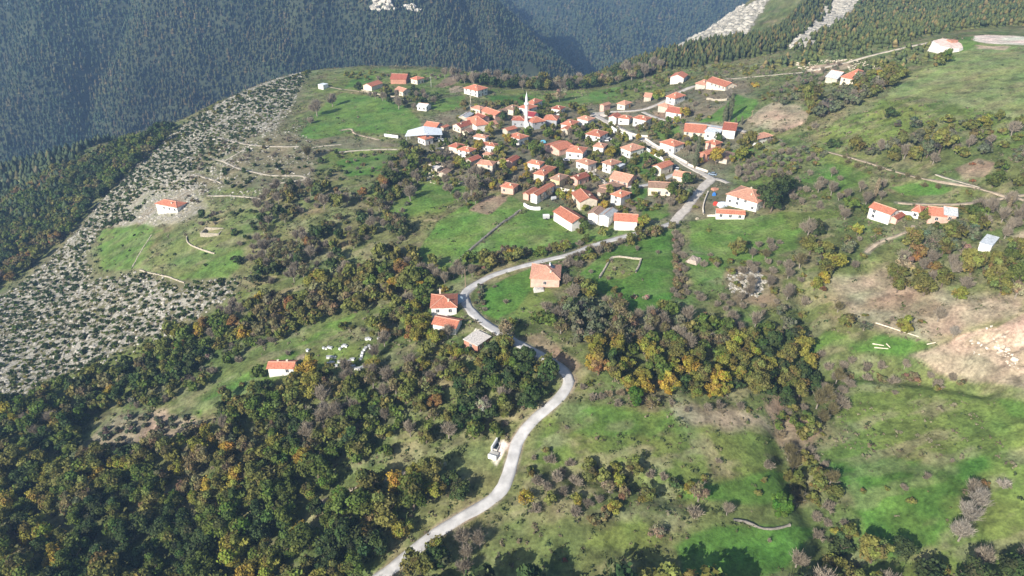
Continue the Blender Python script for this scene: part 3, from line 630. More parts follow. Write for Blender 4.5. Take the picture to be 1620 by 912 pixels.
def roof_mesh(W, L, h, kind, axis, ov, mk, pitch):
    """roof over [-W/2,W/2]x[-L/2,L/2]"""
    m = MB(); hw, hl = W/2+ov, L/2+ov; th = .18
    if kind == 'flat':
        m.box(-hw, hw, -hl, hl, h, h+.28); return m.build('roof', [ROOFM[mk], M_cap], link=False), h+.28
    sw = axis == 'b'                       # ridge along local x
    span = hl if sw else hw; lng = hw if sw else hl
    rz = h+span*pitch; ins = min(span, lng*.98) if kind == 'hip' else 0
    def T(a, b, c): return (b, a, c) if sw else (a, b, c)   # a across, b along
    top = [T(-span,-lng,h), T(span,-lng,h), T(span,lng,h), T(-span,lng,h), T(0,-(lng-ins),rz), T(0,lng-ins,rz)]
    bot = [(p[0], p[1], p[2]-th) for p in top]
    fs = [(0,4,5,3),(1,2,5,4),(0,1,4),(2,3,5)] if kind == 'hip' else [(0,4,5,3),(1,2,5,4)]
    fb = [tuple(6+i for i in reversed(f)) for f in fs]
    side = [(0,1,7,6),(1,2,8,7),(2,3,9,8),(3,0,6,9)] if kind == 'hip' else [(0,3,9,6),(1,7,8,2),(0,6,10,4),(4,10,7,1),(3,5,11,9),(5,2,8,11)]
    m.add(top+bot, fs+fb+side)
    m.mi = 1; up = .03
    def P(p): return (p[0], p[1], p[2]+up)
    m.tube(P(top[4]), P(top[5]), .17, .17, 5)
    if kind == 'hip':
        for a, b in ((0,4),(1,4),(2,5),(3,5)): m.tube(P(top[a]), P(top[b]), .15, .15, 5)
    return m.build('roof', [ROOFM[mk], M_cap], link=False), rz
def house(nm, cat, label, C, A, B, h, kind='hip', axis='a', wk='W', rk='O', win=1, chim=1, door=True, pitch=.40, ov=.45, solar=False, group=None, dm=None, lim=22):
    c = castpx(C[0], C[1], h)
    a = atZ(A[0], A[1], c[2]); b = atZ(B[0], B[1], c[2])
    va, vb = (a-c)[:2], (b-c)[:2]; La, Lb = np.linalg.norm(va), np.linalg.norm(vb)
    al = math.atan2(va[1], va[0]); be = math.atan2(vb[1], vb[0])+math.pi/2
    df = (be-al+math.pi) % (2*math.pi)-math.pi; al = al+df*(Lb/(La+Lb)); dirB = al-math.pi/2
    cen0 = c[:2]+(va+vb)/2
    La = min(max(La, 3.2), lim); Lb = min(max(Lb, 3.2), lim)
    ux = np.array([math.cos(dirB), math.sin(dirB)]); uy = np.array([-ux[1], ux[0]])
    cen = c[:2]+ux*Lb/2+uy*La/2; bz = c[2]-h; La *= 1.18; Lb *= 1.18
    root = empty(nm, (cen[0], cen[1], bz), dirB); tag(root, label, cat, group or 'buildings of the village')
    W, L = Lb-2*ov, La-2*ov; hw, hl = W/2, L/2
    gz = [hz(*(cen+ux*i*hw+uy*j*hl))-bz for i in (-1, 1) for j in (-1, 1)]; zb = min(min(gz), 0)-.6
    m = MB(); m.box(-hw, hw, -hl, hl, zb, h-.05)
    rm, top = roof_mesh(W, L, h, kind, axis, ov, rk, pitch)
    if kind == 'gable':
        span = hl if axis == 'b' else hw; sp2 = span+ov; zt = h+sp2*pitch-.22
        if axis == 'b': m.add([(-hw,-hl,h-.05),(-hw,hl,h-.05),(-hw,0,zt),(hw,-hl,h-.05),(hw,hl,h-.05),(hw,0,zt)], [(0,2,1),(3,4,5),(0,3,5,2),(1,2,5,4)])
        else: m.add([(-hw,-hl,h-.05),(hw,-hl,h-.05),(0,-hl,zt),(-hw,hl,h-.05),(hw,hl,h-.05),(0,hl,zt)], [(0,1,2),(3,5,4),(0,2,5,3),(1,4,5,2)])
    m.build('wall', WALL[wk], root)
    ro = child('roof', rm, root)
    if chim and kind != 'flat':
        for q in range(chim):
            cx = (.25+.3*q)*W*(1 if q % 2 else -1) if axis == 'b' or kind == 'hip' else .2*W; cy = .18*L*(1 if q % 2 else -1)
            ac = abs(cy) if axis == 'b' else abs(cx); sp_ = (L if axis == 'b' else W)/2+ov; ct = min(top, h+(sp_-ac)*pitch)+.5; t = MB(); t.box(cx-.3, cx+.3, cy-.3, cy+.3, h-.2, ct); t.box(cx-.38, cx+.38, cy-.38, cy+.38, ct, ct+.15); t.build('chimney', WALL['C'], ro)
    if solar:
        # tilted panel and tank on the roof
        s = MB(); cx = W*.12; z0 = h+.55*(top-h)
        s.add([(cx-1,-hl*.45-.8,z0),(cx+1,-hl*.45-.8,z0),(cx+1,-hl*.45+.8,z0+1.2),(cx-1,-hl*.45+.8,z0+1.2),(cx-1,-hl*.45+.8,z0-.3),(cx+1,-hl*.45+.8,z0-.3)], [(0,1,2,3),(0,3,4),(1,5,2),(3,2,5,4)])
        s.build('solar_panel', M_blue, ro)
        s = MB(); s.tube((cx-.9,-hl*.45+1.0,z0+1.35), (cx+.9,-hl*.45+1.0,z0+1.35), .32, .32, 10); s.build('water_tank', M_white, ro)
    if win:
        st = 2 if h >= 4.4 else 1; rr = random.Random(label)
        for s in range(st):
            zc_ = 1.55+s*(2.75 if h > 5 else 2.2) if st == 2 else min(1.6, h-1.2)
            if zc_+.7 > h: continue
            for wall_ in range(4):
                Lw = W if wall_ in (0, 2) else L; nW = max(1, int(Lw/3.4))
                for i in range(nW):
                    if rr.random() < .22: continue
                    t = (-.5+(i+.5)/nW)*Lw
                    if wall_ == 0: loc, r_ = (t, -hl-.0, zc_), 0
                    elif wall_ == 1: loc, r_ = (hw, t, zc_), math.pi/2
                    elif wall_ == 2: loc, r_ = (t, hl, zc_), math.pi
                    else: loc, r_ = (-hw, t, zc_), -math.pi/2
                    if s == 0 and i == nW//2 and wall_ == 0 and door: child('door', dm or DOOR, root, (t, -hl, 1.0 if dm is None else 1.3), 0)
                    else: child('window', WIN, root, loc, r_)
    HOUSES.append((cen[0], cen[1], max(W, L)/2, bz, label, root, ux, uy, hw, hl, La, Lb))
    return root
H = house
def D8(ox, oy, s, *p): return [(ox+x/s, oy+y/s) for x, y in p]
def px(*p): return p
H('house','house','nearest village house, faded red hip roof with solar tank, beside bright green field',(883,441),(841.5,440.5),(888,421),3.6,'hip','a','P','K',1,1,solar=True,lim=12)
H('house','house','white house with twin red gables and chimneys beside the road bend',(720.5,485),(683.5,487),(723,466),3.2,'hip','b','W','O',1,2,lim=10)
H('barn','barn','white barn with plain orange gable roof just below the twin gabled house',(719.5,518.5),(686.5,511.5),(728,505.5),3.2,'gable','a','W','O',0,0,False)
H('unfinished_house','house','unfinished flat concrete roofed brick building at the road bend',(755.5,546.5),(733.5,539),(777,535),2.8,'flat','a','B','F',1,0,ov=.25)
H('cottage','house','lone white cottage with long orange roof beside tall yellow tree at the left',(462,583),(425.5,581.5),(466,571),2.8,'gable','a','W','O',1,2,lim=11)
H('house','house','lone white house with orange roof on the bare rocky slope',(278,328),(250.7,321),(289.5,320.5),3.3,'hip','a','W','O',1,1)
H('barn','barn','long white barn with orange gable roof standing diagonally in the green field',(904,351.8),(880.7,335),(923.2,345.3),4.4,'gable','a','W','O',0,0)
H('house','house','white house with brownish gable roof joined to a grey roofed barn',(946.9,340.6),(931.4,337),(955,331.3),4.8,'gable','b','W','N',0,0)
H('barn','barn','white barn with grey metal gable roof joined to the brown roofed house',(963.7,344.3),(949,340),(974,334),4.6,'gable','b','W','G',0,0)
H('barn','barn','white walled barn with plain bright orange roof at the lower village edge',(1006.6,350.5),(973.5,349.5),(1009,340),4.4,'gable','a','W','O',0,0,lim=11)
H('house','house','large white house with faded roof beside the big dark trees',(1196.8,319.8),(1162.3,304),(1203,305),4.6,'hip','a','W','K',1,2)
H('stable','barn','long low white stable with orange roof at the top of the green meadow',(1176,339.5),(1136.8,338.5),(1178,334),2.4,'gable','a','W','O',1,0,lim=13,ov=.3)
H('house','house','white two storey house with orange gable roof, left one of the right hand farm',(1408,339),(1378.5,328),(1419,333),4.8,'gable','a','W','O',1,0)
H('outhouse','shed','low pink outhouse with dark red roof against the right hand farmhouse',(1420,346.5),(1409,342),(1429,339.5),2.6,'gable','b','P','D',0,0)
H('house','house','small white house with orange roof behind the yellow tree in the right hand farm',(1456,336),(1446,333),(1461,328),3.2,'hip','a','W','O',1,0)
H('long_house','house','long pink house with red roof at the right end of the farm',(1496,342),(1474,342.5),(1499,331.5),3.2,'gable','a','P','O',1,0,lim=10)
H('annexe','house','pink annexe with grey sheet roof at the end of the long pink house',(1514,341.5),(1497.5,342),(1517,331),3.1,'gable','a','P','G',1,0,lim=8)
H('shed','shed','small white flat roofed shed among the trees at the far right',(1569,389),(1552,384),(1578,377),2.6,'flat','a','W','T',1,0,ov=.2)
# lower village
H('house','house','pale house with hip roof on the lane next to the dark trees below the street',(1060,297.5),(1028.5,297.5),(1063,290),4.2,'gable','a','C','N',1,0,lim=12)
H('house','house','low house with faded roof half hidden by trees beside the main street',(1088,281),(1066,277),(1092,274.5),2.8,'gable','a','C','K',0,0)
H('house','house','white house with square orange hip roof above the grey roofed barn',(982.8,312.3),(967.3,307.4),(997,305.5),4.6,'hip','a','W','O',1,1)
H('house','house','cream house with two parallel orange roofs near the diagonal barn',(918,319),(909.7,306),(942,315),4.4,'gable','a','C','O',1,1)
H('long_house','house','long white gabled house with orange roof running up the slope',(851.4,308.6),(840,306.4),(877,294.3),4.6,'gable','b','W','O',0,0,lim=20)
H('house','house','pink house with orange roof joined to the left of the long gabled house',(837,308),(828,305.5),(850,300),3.2,'gable','b','P','O',0,0)
H('house','house','pink house with hip roof at the lower left village edge beside a yellow tree',(811.6,298),(794,294),(817,292),3.6,'hip','a','P','O',1,1)
H('barn','barn','wide barn with very faded tile roof beside the lane',(963.6,300),(950.2,294.3),(984.6,293),2.6,'hip','b','C','N',1,0,lim=15)
H('outhouse','shed','small outhouse with faded roof below the wide faded barn',(958,306),(947,302),(963,300),2.2,'gable','a','S','N',0,0)
H('barn','barn','broad pink barn with large faded red roof by the lane bend',(992.7,288.2),(969,280.7),(1002,278.5),2.8,'gable','a','P','K',1,0,lim=16)
H('house','house','ochre house with dark brown hip roof left of the small red roofed house',(885.5,285.7),(871.3,282.2),(898,278.5),4.3,'hip','a','Y','N',1,1)
H('house','house','small pink house with bright red gable roof right of the brown roofed ochre house',(914.6,284.4),(904,279.5),(929.5,278),3.7,'gable','b','P','D',1,1)
H('house','house','white hip roofed house left of the long cream house near the village middle',(853.3,261),(834.7,258.2),(860.7,256.8),4.4,'hip','a','W','O',1,1)
H('house','house','long cream house with hip roof running up the slope in the village middle',(861.3,277),(847.3,273),(875,265.2),4.5,'hip','b','C','O',1,1,lim=18)
H('house','house','white house with faded orange roof above the pale lane wall',(930,261),(913,255),(942,256.5),3.8,'hip','a','W','K',1,1)
H('house','house','tall white house with faded hip roof and lean to beside a green plot',(966.7,261.5),(953.7,257.2),(981.5,256.6),4.8,'hip','a','W','K',1,1)
H('lean_to','shed','white lean to shed against the tall white house',(980,265),(974,262),(985,260),3.0,'flat','a','W','T',0,0,ov=.15)
H('house','house','cream house with red gable roof right beside the village street',(1046.7,266.5),(1034.6,262),(1062.6,259.4),4.4,'gable','b','C','O',1,0)
H('house','house','tall cream house with plain hip roof at the lower left of the village centre',(778.2,261.5),(755.2,259.5),(785,256.5),4.8,'hip','a','C','K',1,0)
H('house','house','narrow tan house with dark red gable roof left of the tall cream house',(746.6,255.3),(739,251.6),(757.7,249),4.3,'gable','b','S','D',0,0)
H('house','house','white house with dark window openings and orange hip roof at the left village edge',(742.2,240.4),(724.3,237),(752.8,236),4.5,'hip','a','W','O',1,2)
H('house','house','house with dark red roof half hidden behind the white house with dark openings',(724,234),(711,231),(733,229),3.6,'hip','a','C','D',0,0)
H('house','house','wide white house with bright orange roof beside a yellow tree left of the minaret square',(781,231.5),(757,228),(786,228),4.2,'hip','a','W','O',1,1)
H('house','house','small house with faded hip roof below the wide white house',(776,246),(764,244.2),(781,243),2.8,'hip','a','C','K',0,0)
H('house','house','pink walled house with dark red gables between trees below the square',(810.4,256),(801.7,252.8),(818,249),3.8,'gable','b','P','D',1,0)
H('outhouse','shed','small red roofed outhouse left of the pink house with dark gables',(796,257),(787,255),(800,253),2.6,'gable','b','S','K',0,0)
H('ruined_shed','shed','tumbledown low shed with broken brown roof at the left village edge',(705,275.5),(695,273),(711,270),2.0,'gable','b','S','N',0,0)
H('outhouse','shed','pale stone outhouse without windows among rubble at the left village edge',(691,268),(683,265.5),(695,264),1.8,'flat','b','S','F',0,0,ov=.1)
# centre
H('house','house','white hip roofed house with balcony just below the minaret',(821.7,219.8),(806,214.3),(834,215.5),4.2,'hip','a','W','O',1,1)
H('mosque','mosque','grey stone mosque with red pyramid roof beside the white minaret',(843,194.2),(836,189.5),(861,191),4.8,'hip','a','G','O',1,0,pitch=.5)
H('school','building','grey building with bright orange door left of the minaret',(829.5,190.8),(810.5,190),(833,186),4.3,'hip','a','G','D',1,0,dm=ODOOR)
H('hall','building','hall with deep maroon roof directly behind the mosque',(844,184.5),(833,182.5),(850,179.5),4.6,'gable','a','W','M',0,0)
H('barn','barn','very broad low roofed barn with pink walls and the largest orange roof of the centre',(884.8,237),(867,228.5),(902.6,230),3.6,'gable','b','P','O',0,0,pitch=.22,lim=20)
H('house','house','white house with pink painted front and orange roof beside the broad pink barn',(921,242),(897,239),(927,234.5),3.8,'hip','a','W','O',1,1)
H('house','house','large white house with orange hip roof and balcony beside the retaining wall',(948.7,216),(927.6,212.2),(961,210),5.0,'hip','a','W','O',1,2)
H('house','house','small white house with faded hip roof below the large balcony house',(954.3,233.8),(939.8,231),(958,228.5),3.6,'hip','a','W','K',1,1)
H('house','house','white house with two tier red roof and a stone base right of the mosque',(904.7,198.8),(890,195.5),(912,192.5),4.0,'hip','b','W','O',0,1)
H('annexe','house','low stone annexe with red roof in front of the two tier house',(899,206),(889,203.5),(905,200.5),2.8,'gable','b','S','O',1,0)
H('house','house','cream house with flat hip roof and blue shaded side below the upper street',(930,191),(914,187.4),(940,187.6),4.0,'hip','a','W','K',1,1)
H('house','house','white house with deep verandah and red roof above the mosque on the right',(886,173.5),(872.5,171.5),(894,170),4.0,'hip','a','W','D',1,1)
H('house','house','house right of the mosque, red roof over white fascia, dark open ground floor',(880,190),(860.5,189.5),(886,184.5),3.8,'hip','a','G','O',0,0)
H('house','house','white two storey house directly behind the minaret top',(836,172.8),(822,169.7),(849,168.5),4.6,'hip','a','W','O',1,0)
H('house','house','farther white house with red roof behind the minaret, tank on its roof',(845,164.5),(835,163),(858,159.5),4.0,'hip','a','W','O',1,1)
H('house','house','house with brownish hip roof left of the white house behind the minaret',(812,174),(799,171.7),(822,169.5),3.8,'hip','a','C','N',1,1)
H('outhouse','shed','little brownish roofed outhouse left of the brownish hip roof',(793,177.5),(789,174.8),(799,174),2.6,'gable','b','S','N',0,0)
H('house','house','pink house with long red gable roof above the village square',(782.5,182.5),(769.5,174.5),(791,178),3.8,'gable','a','P','O',0,0)
H('house','house','small peach house with hip roof beside the pale pole at the top of the village',(759,173.6),(746.6,170.3),(766.8,170.7),3.6,'hip','a','C','K',1,0)
H('large_house','house','largest white house of the left cluster with long orange roof',(753.4,198.4),(738.5,188.5),(771.3,196),4.4,'hip','b','W','O',0,1,lim=20)
H('annexe','house','wing with faded orange roof to the right of the largest left cluster house',(776,198),(768,194.5),(787,196),3.0,'gable','b','C','K',0,0)
H('house','house','house with tiled roof stepped behind the largest left cluster house',(763,187.5),(753,183),(772,184.5),3.8,'gable','a','P','D',0,0)
H('shed','shed','shed with blue grey metal roof at the upper left of the left cluster',(738,186.5),(729,184),(744,180),3.0,'gable','b','S','G',0,0)
H('house','house','peach house with dark red roof and verandah left of the largest white house',(729,201.5),(718.2,197.5),(746,196),3.8,'gable','b','C','D',1,1)
H('outhouse','shed','small cream outhouse below the peach house with verandah',(742,209.5),(732.5,207),(747,206),2.6,'gable','b','C','N',0,0)
H('house','house','white house with brownish hip roof above a yellow tree in the left cluster',(767,218.6),(750,216),(771.6,215),3.8,'hip','a','W','K',1,1)
H('outhouse','shed','low outhouse with patched red roof at the edge of the village square',(803.5,206.8),(794.3,204.3),(818,203.5),2.8,'gable','b','S','O',0,0)
H('house','house','house with bright orange roof and grey gable wall at the left village edge',(689.6,201.3),(671.6,199),(699.5,196.5),3.6,'gable','a','G','O',0,0)
H('outhouse','shed','tiny red roofed outhouse right of the grey gable house',(702,202.5),(698,200.5),(708,199),2.4,'gable','b','S','O',0,0)
H('house','house','small white house with red hip roof in front of the wide white canopy',(672.5,221),(662.3,216.5),(683.5,217.5),3.8,'hip','a','W','O',1,0,solar=True)
H('house','house','white house with curved white metal roof and porch alone in the left field',(674,169.5),(659.5,168.5),(682.5,165.5),3.0,'gable','a','W','T',1,0,pitch=.3)
H('house','house','large isolated white house with orange hip roof at the top of the village',(755.2,143.6),(735.4,139.5),(769.5,139.3),4.8,'hip','a','W','O',1,1)
H('farmhouse','house','large dark red roofed farmhouse on the far ridge, left of the small red house',(641,125.5),(619,124),(646.5,116),3.6,'gable','a','B','D',0,0,lim=11)
H('house','house','small house with red hip roof right of the dark farmhouse on the far ridge',(660,126.5),(651.5,124.3),(668.5,123.5),3.8,'hip','a','C','O',1,0)
H('house','house','cream house with faded red roof below the dark ridge farmhouse',(637,145.5),(626,142),(648,142.5),3.4,'gable','a','C','K',1,0)
H('house','house','half hidden house with orange roof at the left end of the ridge hamlet',(588,137),(579,134),(600,131.5),3.4,'gable','b','C','O',0,0)
H('hut','shed','tiny white hut at the start of the ridge path',(511,135.5),(508,133.5),(514,133),3.2,'flat','a','W','T',0,0,ov=.1)
H('house','house','white barn like house with red gable roof at the top right of the village',(1081,123.5),(1062,121.7),(1088,118.5),3.8,'gable','b','W','O',0,0)
H('long_house','house','long pale house with orange gable roof on the upper right terrace',(1146.5,137),(1126,128),(1157.5,133),2.8,'gable','a','C','O',1,0,lim=19)
H('house','house','small stone house with faded roof left of the long terrace house',(1116,134.5),(1103,131.5),(1123,130),2.8,'hip','a','S','K',0,1)
H('house','house','white house with red hip roof on the upper lane',(1068,156),(1053.8,153.5),(1085.3,151.8),4.6,'hip','a','W','O',1,1)
H('house','house','pale stone house with red roof beside the brown yard',(1056,170),(1041.5,166.8),(1065,167.5),3.6,'hip','a','S','K',0,0)
H('stable','barn','low white fronted stable with dark red roof below the pale stone house',(1077,180),(1057,175.5),(1082,174),2.6,'gable','a','W','D',1,0,lim=13)
H('house','house','ruinous red roofed house beside the yellowish tree on the upper lane',(1030,154),(1019,153),(1034,150),2.8,'gable','a','S','K',0,0)
H('house','house','peach house with bright yellow doorway at the top of the street',(989,166.3),(977,164),(998.5,162.5),3.5,'hip','a','C','K',1,0,dm=ODOOR)
H('house','house','narrow pinkish gabled house left of the yellow door house',(956,167.5),(950,165.5),(965,164.5),3.8,'gable','b','P','K',0,0)
H('house','house','tall plain white house next to the street bend',(975.3,186.6),(964.8,184.3),(979,181.5),4.5,'gable','b','W','D',0,0)
H('house','house','white house with row of windows and orange roof joined to the tall plain house',(995,188.5),(979,186.4),(999,185),3.8,'hip','a','W','O',1,1)
H('house','house','white house with bright orange hip roof standing alone above the street gardens',(1021.5,190.4),(1002.5,186.7),(1029.4,186.8),4.4,'hip','a','W','O',1,1)
H('house','house','broad white house with orange hip roof above the long street wall',(1066.3,231.5),(1045.4,225.2),(1081.2,227),4.4,'hip','a','W','O',1,1)
H('house','house','white house with orange hip roof below the long street wall',(998,239),(985,233.5),(1015.6,232.8),4.2,'hip','a','W','K',1,1)
H('long_house','house','long low house with red roof left of the white roofed building',(1114,210),(1084,208.5),(1119,201),2.8,'gable','a','C','O',1,0,lim=16)
H('workshop','building','white workshop with flat white metal roof',(1137,211),(1116.6,207.5),(1147,203),4.2,'gable','a','W','T',1,0,pitch=.12,lim=13)
H('house','house','tall white house with dark red roof right of the white roofed workshop',(1163,206.5),(1144,205.5),(1170,198.5),4.8,'gable','a','W','D',0,0,lim=11)
H('house','house','white house with overhanging orange roof at the right end of the village',(1199,219.8),(1190,214.3),(1216,213.5),4.6,'hip','b','W','K',1,1,ov=.9)
H('house','house','pink house with red hip roof behind the brick pink gable house',(1132,229),(1118.5,224.5),(1140,225),3.8,'hip','a','P','O',0,1)
H('house','house','brick pink gable house beside the brightest yellow tree',(1119.5,244.5),(1107.3,242),(1141.8,238),4.3,'gable','b','B','O',1,0,lim=15)
H('shed','shed','roofless stone walled shed right of the brick pink gable house',(1150,252),(1140,247),(1158,243),2.4,'flat','a','S','N',0,0,ov=-.1)
H('house','house','lone house with orange hip roof near the pale track at the upper right',(1354,125.5),(1338.5,120.5),(1369,117.5),3.0,'hip','a','C','O',1,1)
H('shed','shed','grey metal roofed shed left of the upper right lone house',(1325,124.5),(1313,120.5),(1331,118),2.4,'gable','a','S','G',0,0)
for Hh in HOUSES:
    print('%5.1f x %5.1f  z%5.1f  %s' % (Hh[10], Hh[11], Hh[3], Hh[4][:60])) if (Hh[10] > 15 or Hh[11] > 15 or min(Hh[10], Hh[11]) < 4) else None

# minaret: base, shaft, balcony, upper shaft, cone
p = castpx(832.5, 203.5)
mn = empty('minaret', tuple(p)); tag(mn, 'slender white minaret with pointed cone standing beside the mosque', 'minaret')
m = MB(); m.box(-1.5, 1.5, -1.5, 1.5, -1, 3.6); m.tube((0,0,3.6), (0,0,5), 1.5, 1.05, 8); m.build('base', M_white, mn)
m = MB(); m.tube((0,0,5), (0,0,15.2), 1.0, .92, 14); m.build('shaft', M_white, mn)
m = MB(); m.tube((0,0,14.6), (0,0,15.4), .95, 1.55, 14); m.tube((0,0,15.4), (0,0,16.4), 1.55, 1.55, 14); m.build('balcony', M_white, mn)
m = MB(); m.tube((0,0,15.4), (0,0,18.6), .78, .78, 14); m.build('shaft', M_white, mn)
m = MB(); m.tube((0,0,18.6), (0,0,23.2), .95, .05, 14); m.tube((0,0,23.1), (0,0,24), .05, .04, 5); m.build('spire', mat('minaret_lead', (.66,.67,.68)), mn)
PADS.append((p[0], p[1], 3))
# canopy: broad white sheet roof on posts
cnt = castpx(672, 223)
cn = empty('canopy', tuple(cnt), R(8)); tag(cn, 'very wide white sheet metal canopy on posts behind the small red roofed house', 'canopy')
m = MB()
m.add([(-12,-4,4.6),(0,-6,5.6),(11,-4,4.6),(11,9,4.6),(0,11,6.0),(-10,8,4.6)]+[(-12,-4,4.5),(0,-6,5.5),(11,-4,4.5),(11,9,4.5),(0,11,5.9),(-10,8,4.5)], [(0,1,4,5),(1,2,3,4),(11,10,7,6),(10,9,8,7),(0,6,7,1),(1,7,8,2),(2,8,9,3),(3,9,10,4),(4,10,11,5),(5,11,6,0)])
m.build('roof', ROOFM['T'], cn)
for x_, y_ in ((-11,-3.5),(10,-3.5),(10,8),(-9,7),(0,9)):
    m = MB(); m.tube((x_,y_,-2), (x_,y_,4.6), .18, .18, 6); m.build('post', M_metal, cn)
PADS.append((cnt[0], cnt[1]+3, 9))
# pale excavated platform with retaining face at the upper right
c0 = castpx(1502, 80)
pl = empty('retaining_platform', tuple(c0), R(12)); tag(pl, 'bright white concrete faced platform with reddish top at the upper right', 'platform')
m = MB(); pts = [(-9,-1),(-5,-5),(1,-7),(6,-5),(9.5,1),(10,9),(2,12),(-8,9)]
vs = [(a_*1.03,b_*1.03-(.8 if b_ < 0 else 0),-4) for a_, b_ in pts]+[(a_*.86,b_*.86,3.2+.16*b_) for a_, b_ in pts]; n_ = len(pts)
m.add(vs, [(i, (i+1) % n_, n_+(i+1) % n_, n_+i) for i in range(n_)]); m.build('wall', mat('pale_render', (.62,.58,.55), scale=.4, var=.15), pl)
m = MB(); m.add([(a_*.86,b_*.86,3.22+.16*b_) for a_, b_ in pts], [tuple(range(n_))]); m.build('top', mat('pinkish_gravel', (.70,.55,.48), scale=.4, var=.25), pl)
m = MB(); m.box(2,7,3,7,3.6,5.2); m.build('tank', WALL['B'], pl)
PADS.append((c0[0], c0[1]+3, 11))

# ---------------------------------------------------------------- walls, pipes, fences
M_stone = mat('dry_stone', (.40,.35,.27), scale=1.5, var=.3, bump=.8); M_dstone = mat('dark_stone', (.22,.20,.17), scale=1.5, var=.3, bump=.8); M_plast = mat('plastered_wall', (.70,.63,.53), scale=.6, var=.15)
def wall(label, pts, h, w, m, name='wall', cat='wall', group=None, rough=.0, seed=0):
    P = smooth_line(pxline(pts), 1.2) if len(pts) > 2 else None
    if P is None:
        a, b = pxline(pts); n = max(3, int(np.linalg.norm(b-a)/1.2)); P = a+(b-a)*np.linspace(0, 1, n)[:, None]
    d = np.gradient(P[:, :2], axis=0); d /= np.linalg.norm(d, axis=1)[:, None]+1e-9; nn = np.stack([-d[:, 1], d[:, 0]], 1)
    r = np.random.default_rng(seed); zz = surf(P[:, 0], P[:, 1]); hh = h*(1-rough*r.random(len(P)))
    V = []
    for o_, up in ((-.5, 0), (-.46, 1), (.46, 1), (.5, 0)):
        xy = P[:, :2]+nn*o_*w+(r.random((len(P), 2))-.5)*rough*w*.5
        V.append(np.column_stack([xy, zz+(hh if up else -.8)]))
    V = np.stack(V, 1); n, k, _ = V.shape; ix = np.arange(n*k).reshape(n, k)
    f = np.stack([ix[:-1, :-1].ravel(), ix[1:, :-1].ravel(), ix[1:, 1:].ravel(), ix[:-1, 1:].ravel()], 1)[:, ::-1]
    o = mesh_np(name, V.reshape(-1, 3), [f, np.array([[0, 1, 2, 3]]), np.array([[ix[-1, 3], ix[-1, 2], ix[-1, 1], ix[-1, 0]]])], [m])
    return tag(o, label, cat, group)
wall('short white wall on the slope left of the village', [(608,216),(619,217.5),(630,219)], 1.7, .6, M_white)
wall('tall bright white retaining wall beside the top of the street', [(967.5,207.5),(976,213),(988,219),(1000,222.5)], 3.0, .5, M_white)
wall('pale channel wall curving along the right of the upper street', [(973,198),(980,205),(990,210.5),(1008,215.5),(1025,217)], 1.1, .6, M_plast)
wall('long tan street wall above the middle of the village street', [(1021,221),(1032,228.5),(1044,236),(1058,244),(1072,251.5),(1088,260)], 1.2, .7, M_plast)
wall('tan wall at the lower end of the street before the junction', [(1089,262),(1103,267.5),(1120,273)], 1.1, .6, M_plast)
wall('white garden wall, upper of two on the left of the street', [(1016,234.5),(1029,242)], 1.5, .5, M_white)
wall('white garden wall, lower of two on the left of the street', [(1032,244.5),(1042,250),(1051,256)], 1.4, .5, M_white)
wall('long cream plastered wall below the ochre house', [(879,299),(894,303),(911,306)], 1.5, .5, M_plast)
wall('curving pale wall along the lane below the white house', [(915,270),(925,273),(934,276),(942.5,272)], 1.5, .5, M_plast)
wall('pale wall beside the lane near the small red roofed house', [(941,282),(949,286),(957,289.5)], 1.2, .5, M_plast)
wall('curved bright white wall at the top of the green fields', [(829,326),(836,330.5),(845,332.5),(854.6,332.5)], 1.6, .5, M_white)
wall('tan dry stone wall on the left and top of the field pen', [(948,441),(958,424),(968,409),(985,407.5),(1000,410),(1014,411)], .8, .7, M_stone, rough=.4)
wall('tan dry stone wall closing the right side of the field pen', [(1014,411),(1011,421),(1005.6,432)], .8, .7, M_stone, rough=.4, seed=2)
wall('dark dry stone boundary running diagonally between the two green fields', [(823,334),(805,347),(787,360),(768,376),(747,394),(735,404),(727,414)], .9, .9, M_dstone, rough=.4)
wall('tan curved stone wall in the meadow below the stone ruin', [(296,375),(296,382),(303,389),(320,396),(340,402)], .8, .6, M_stone, rough=.5)
wall('tan broken stone wall along the lower edge of the left meadow', [(221,428),(240,433),(263,438),(278,443),(292,448)], .6, .7, M_stone, rough=.5)
wall('low stone wall running up the left meadow', [(209,424),(222,400),(240,372)], .3, .5, M_stone, rough=.7)
wall('low wall behind the square lane corner at the foot of the street', [(1118,343),(1140,343),(1160,345)], .9, .4, M_plast)
wall('pale roadside wall opposite the low stable', [(1113,340),(1112,330),(1115,318),(1120,305)], .9, .5, M_plast)
wall('cream terrace wall in front of the small right hand farmhouse', [(1420,338),(1436,340),(1450,341)], 1.4, .4, M_white)
wall('tan bank wall at the foot of the left village edge', [(705,296),(722,292),(740,289)], .8, .6, M_stone, rough=.4)
wall('pale garden wall below the solar roofed house at the left', [(681,240),(690,238),(702,236)], 1.2, .5, M_plast)
wall('stone terrace wall below the ridge farmhouse', [(572,143),(599,150),(625,154),(650,159)], .8, .7, M_stone, rough=.4)
wall('long pale bank wall below the pink terrace houses', [(1118,158),(1135,160),(1150,159)], 1.6, .8, M_stone, rough=.3)
wall('low curved stone wall at the bottom of the lower right field', [(1160,823),(1180,827),(1200,835),(1220,838),(1250,832)], .7, .6, M_dstone, rough=.5)
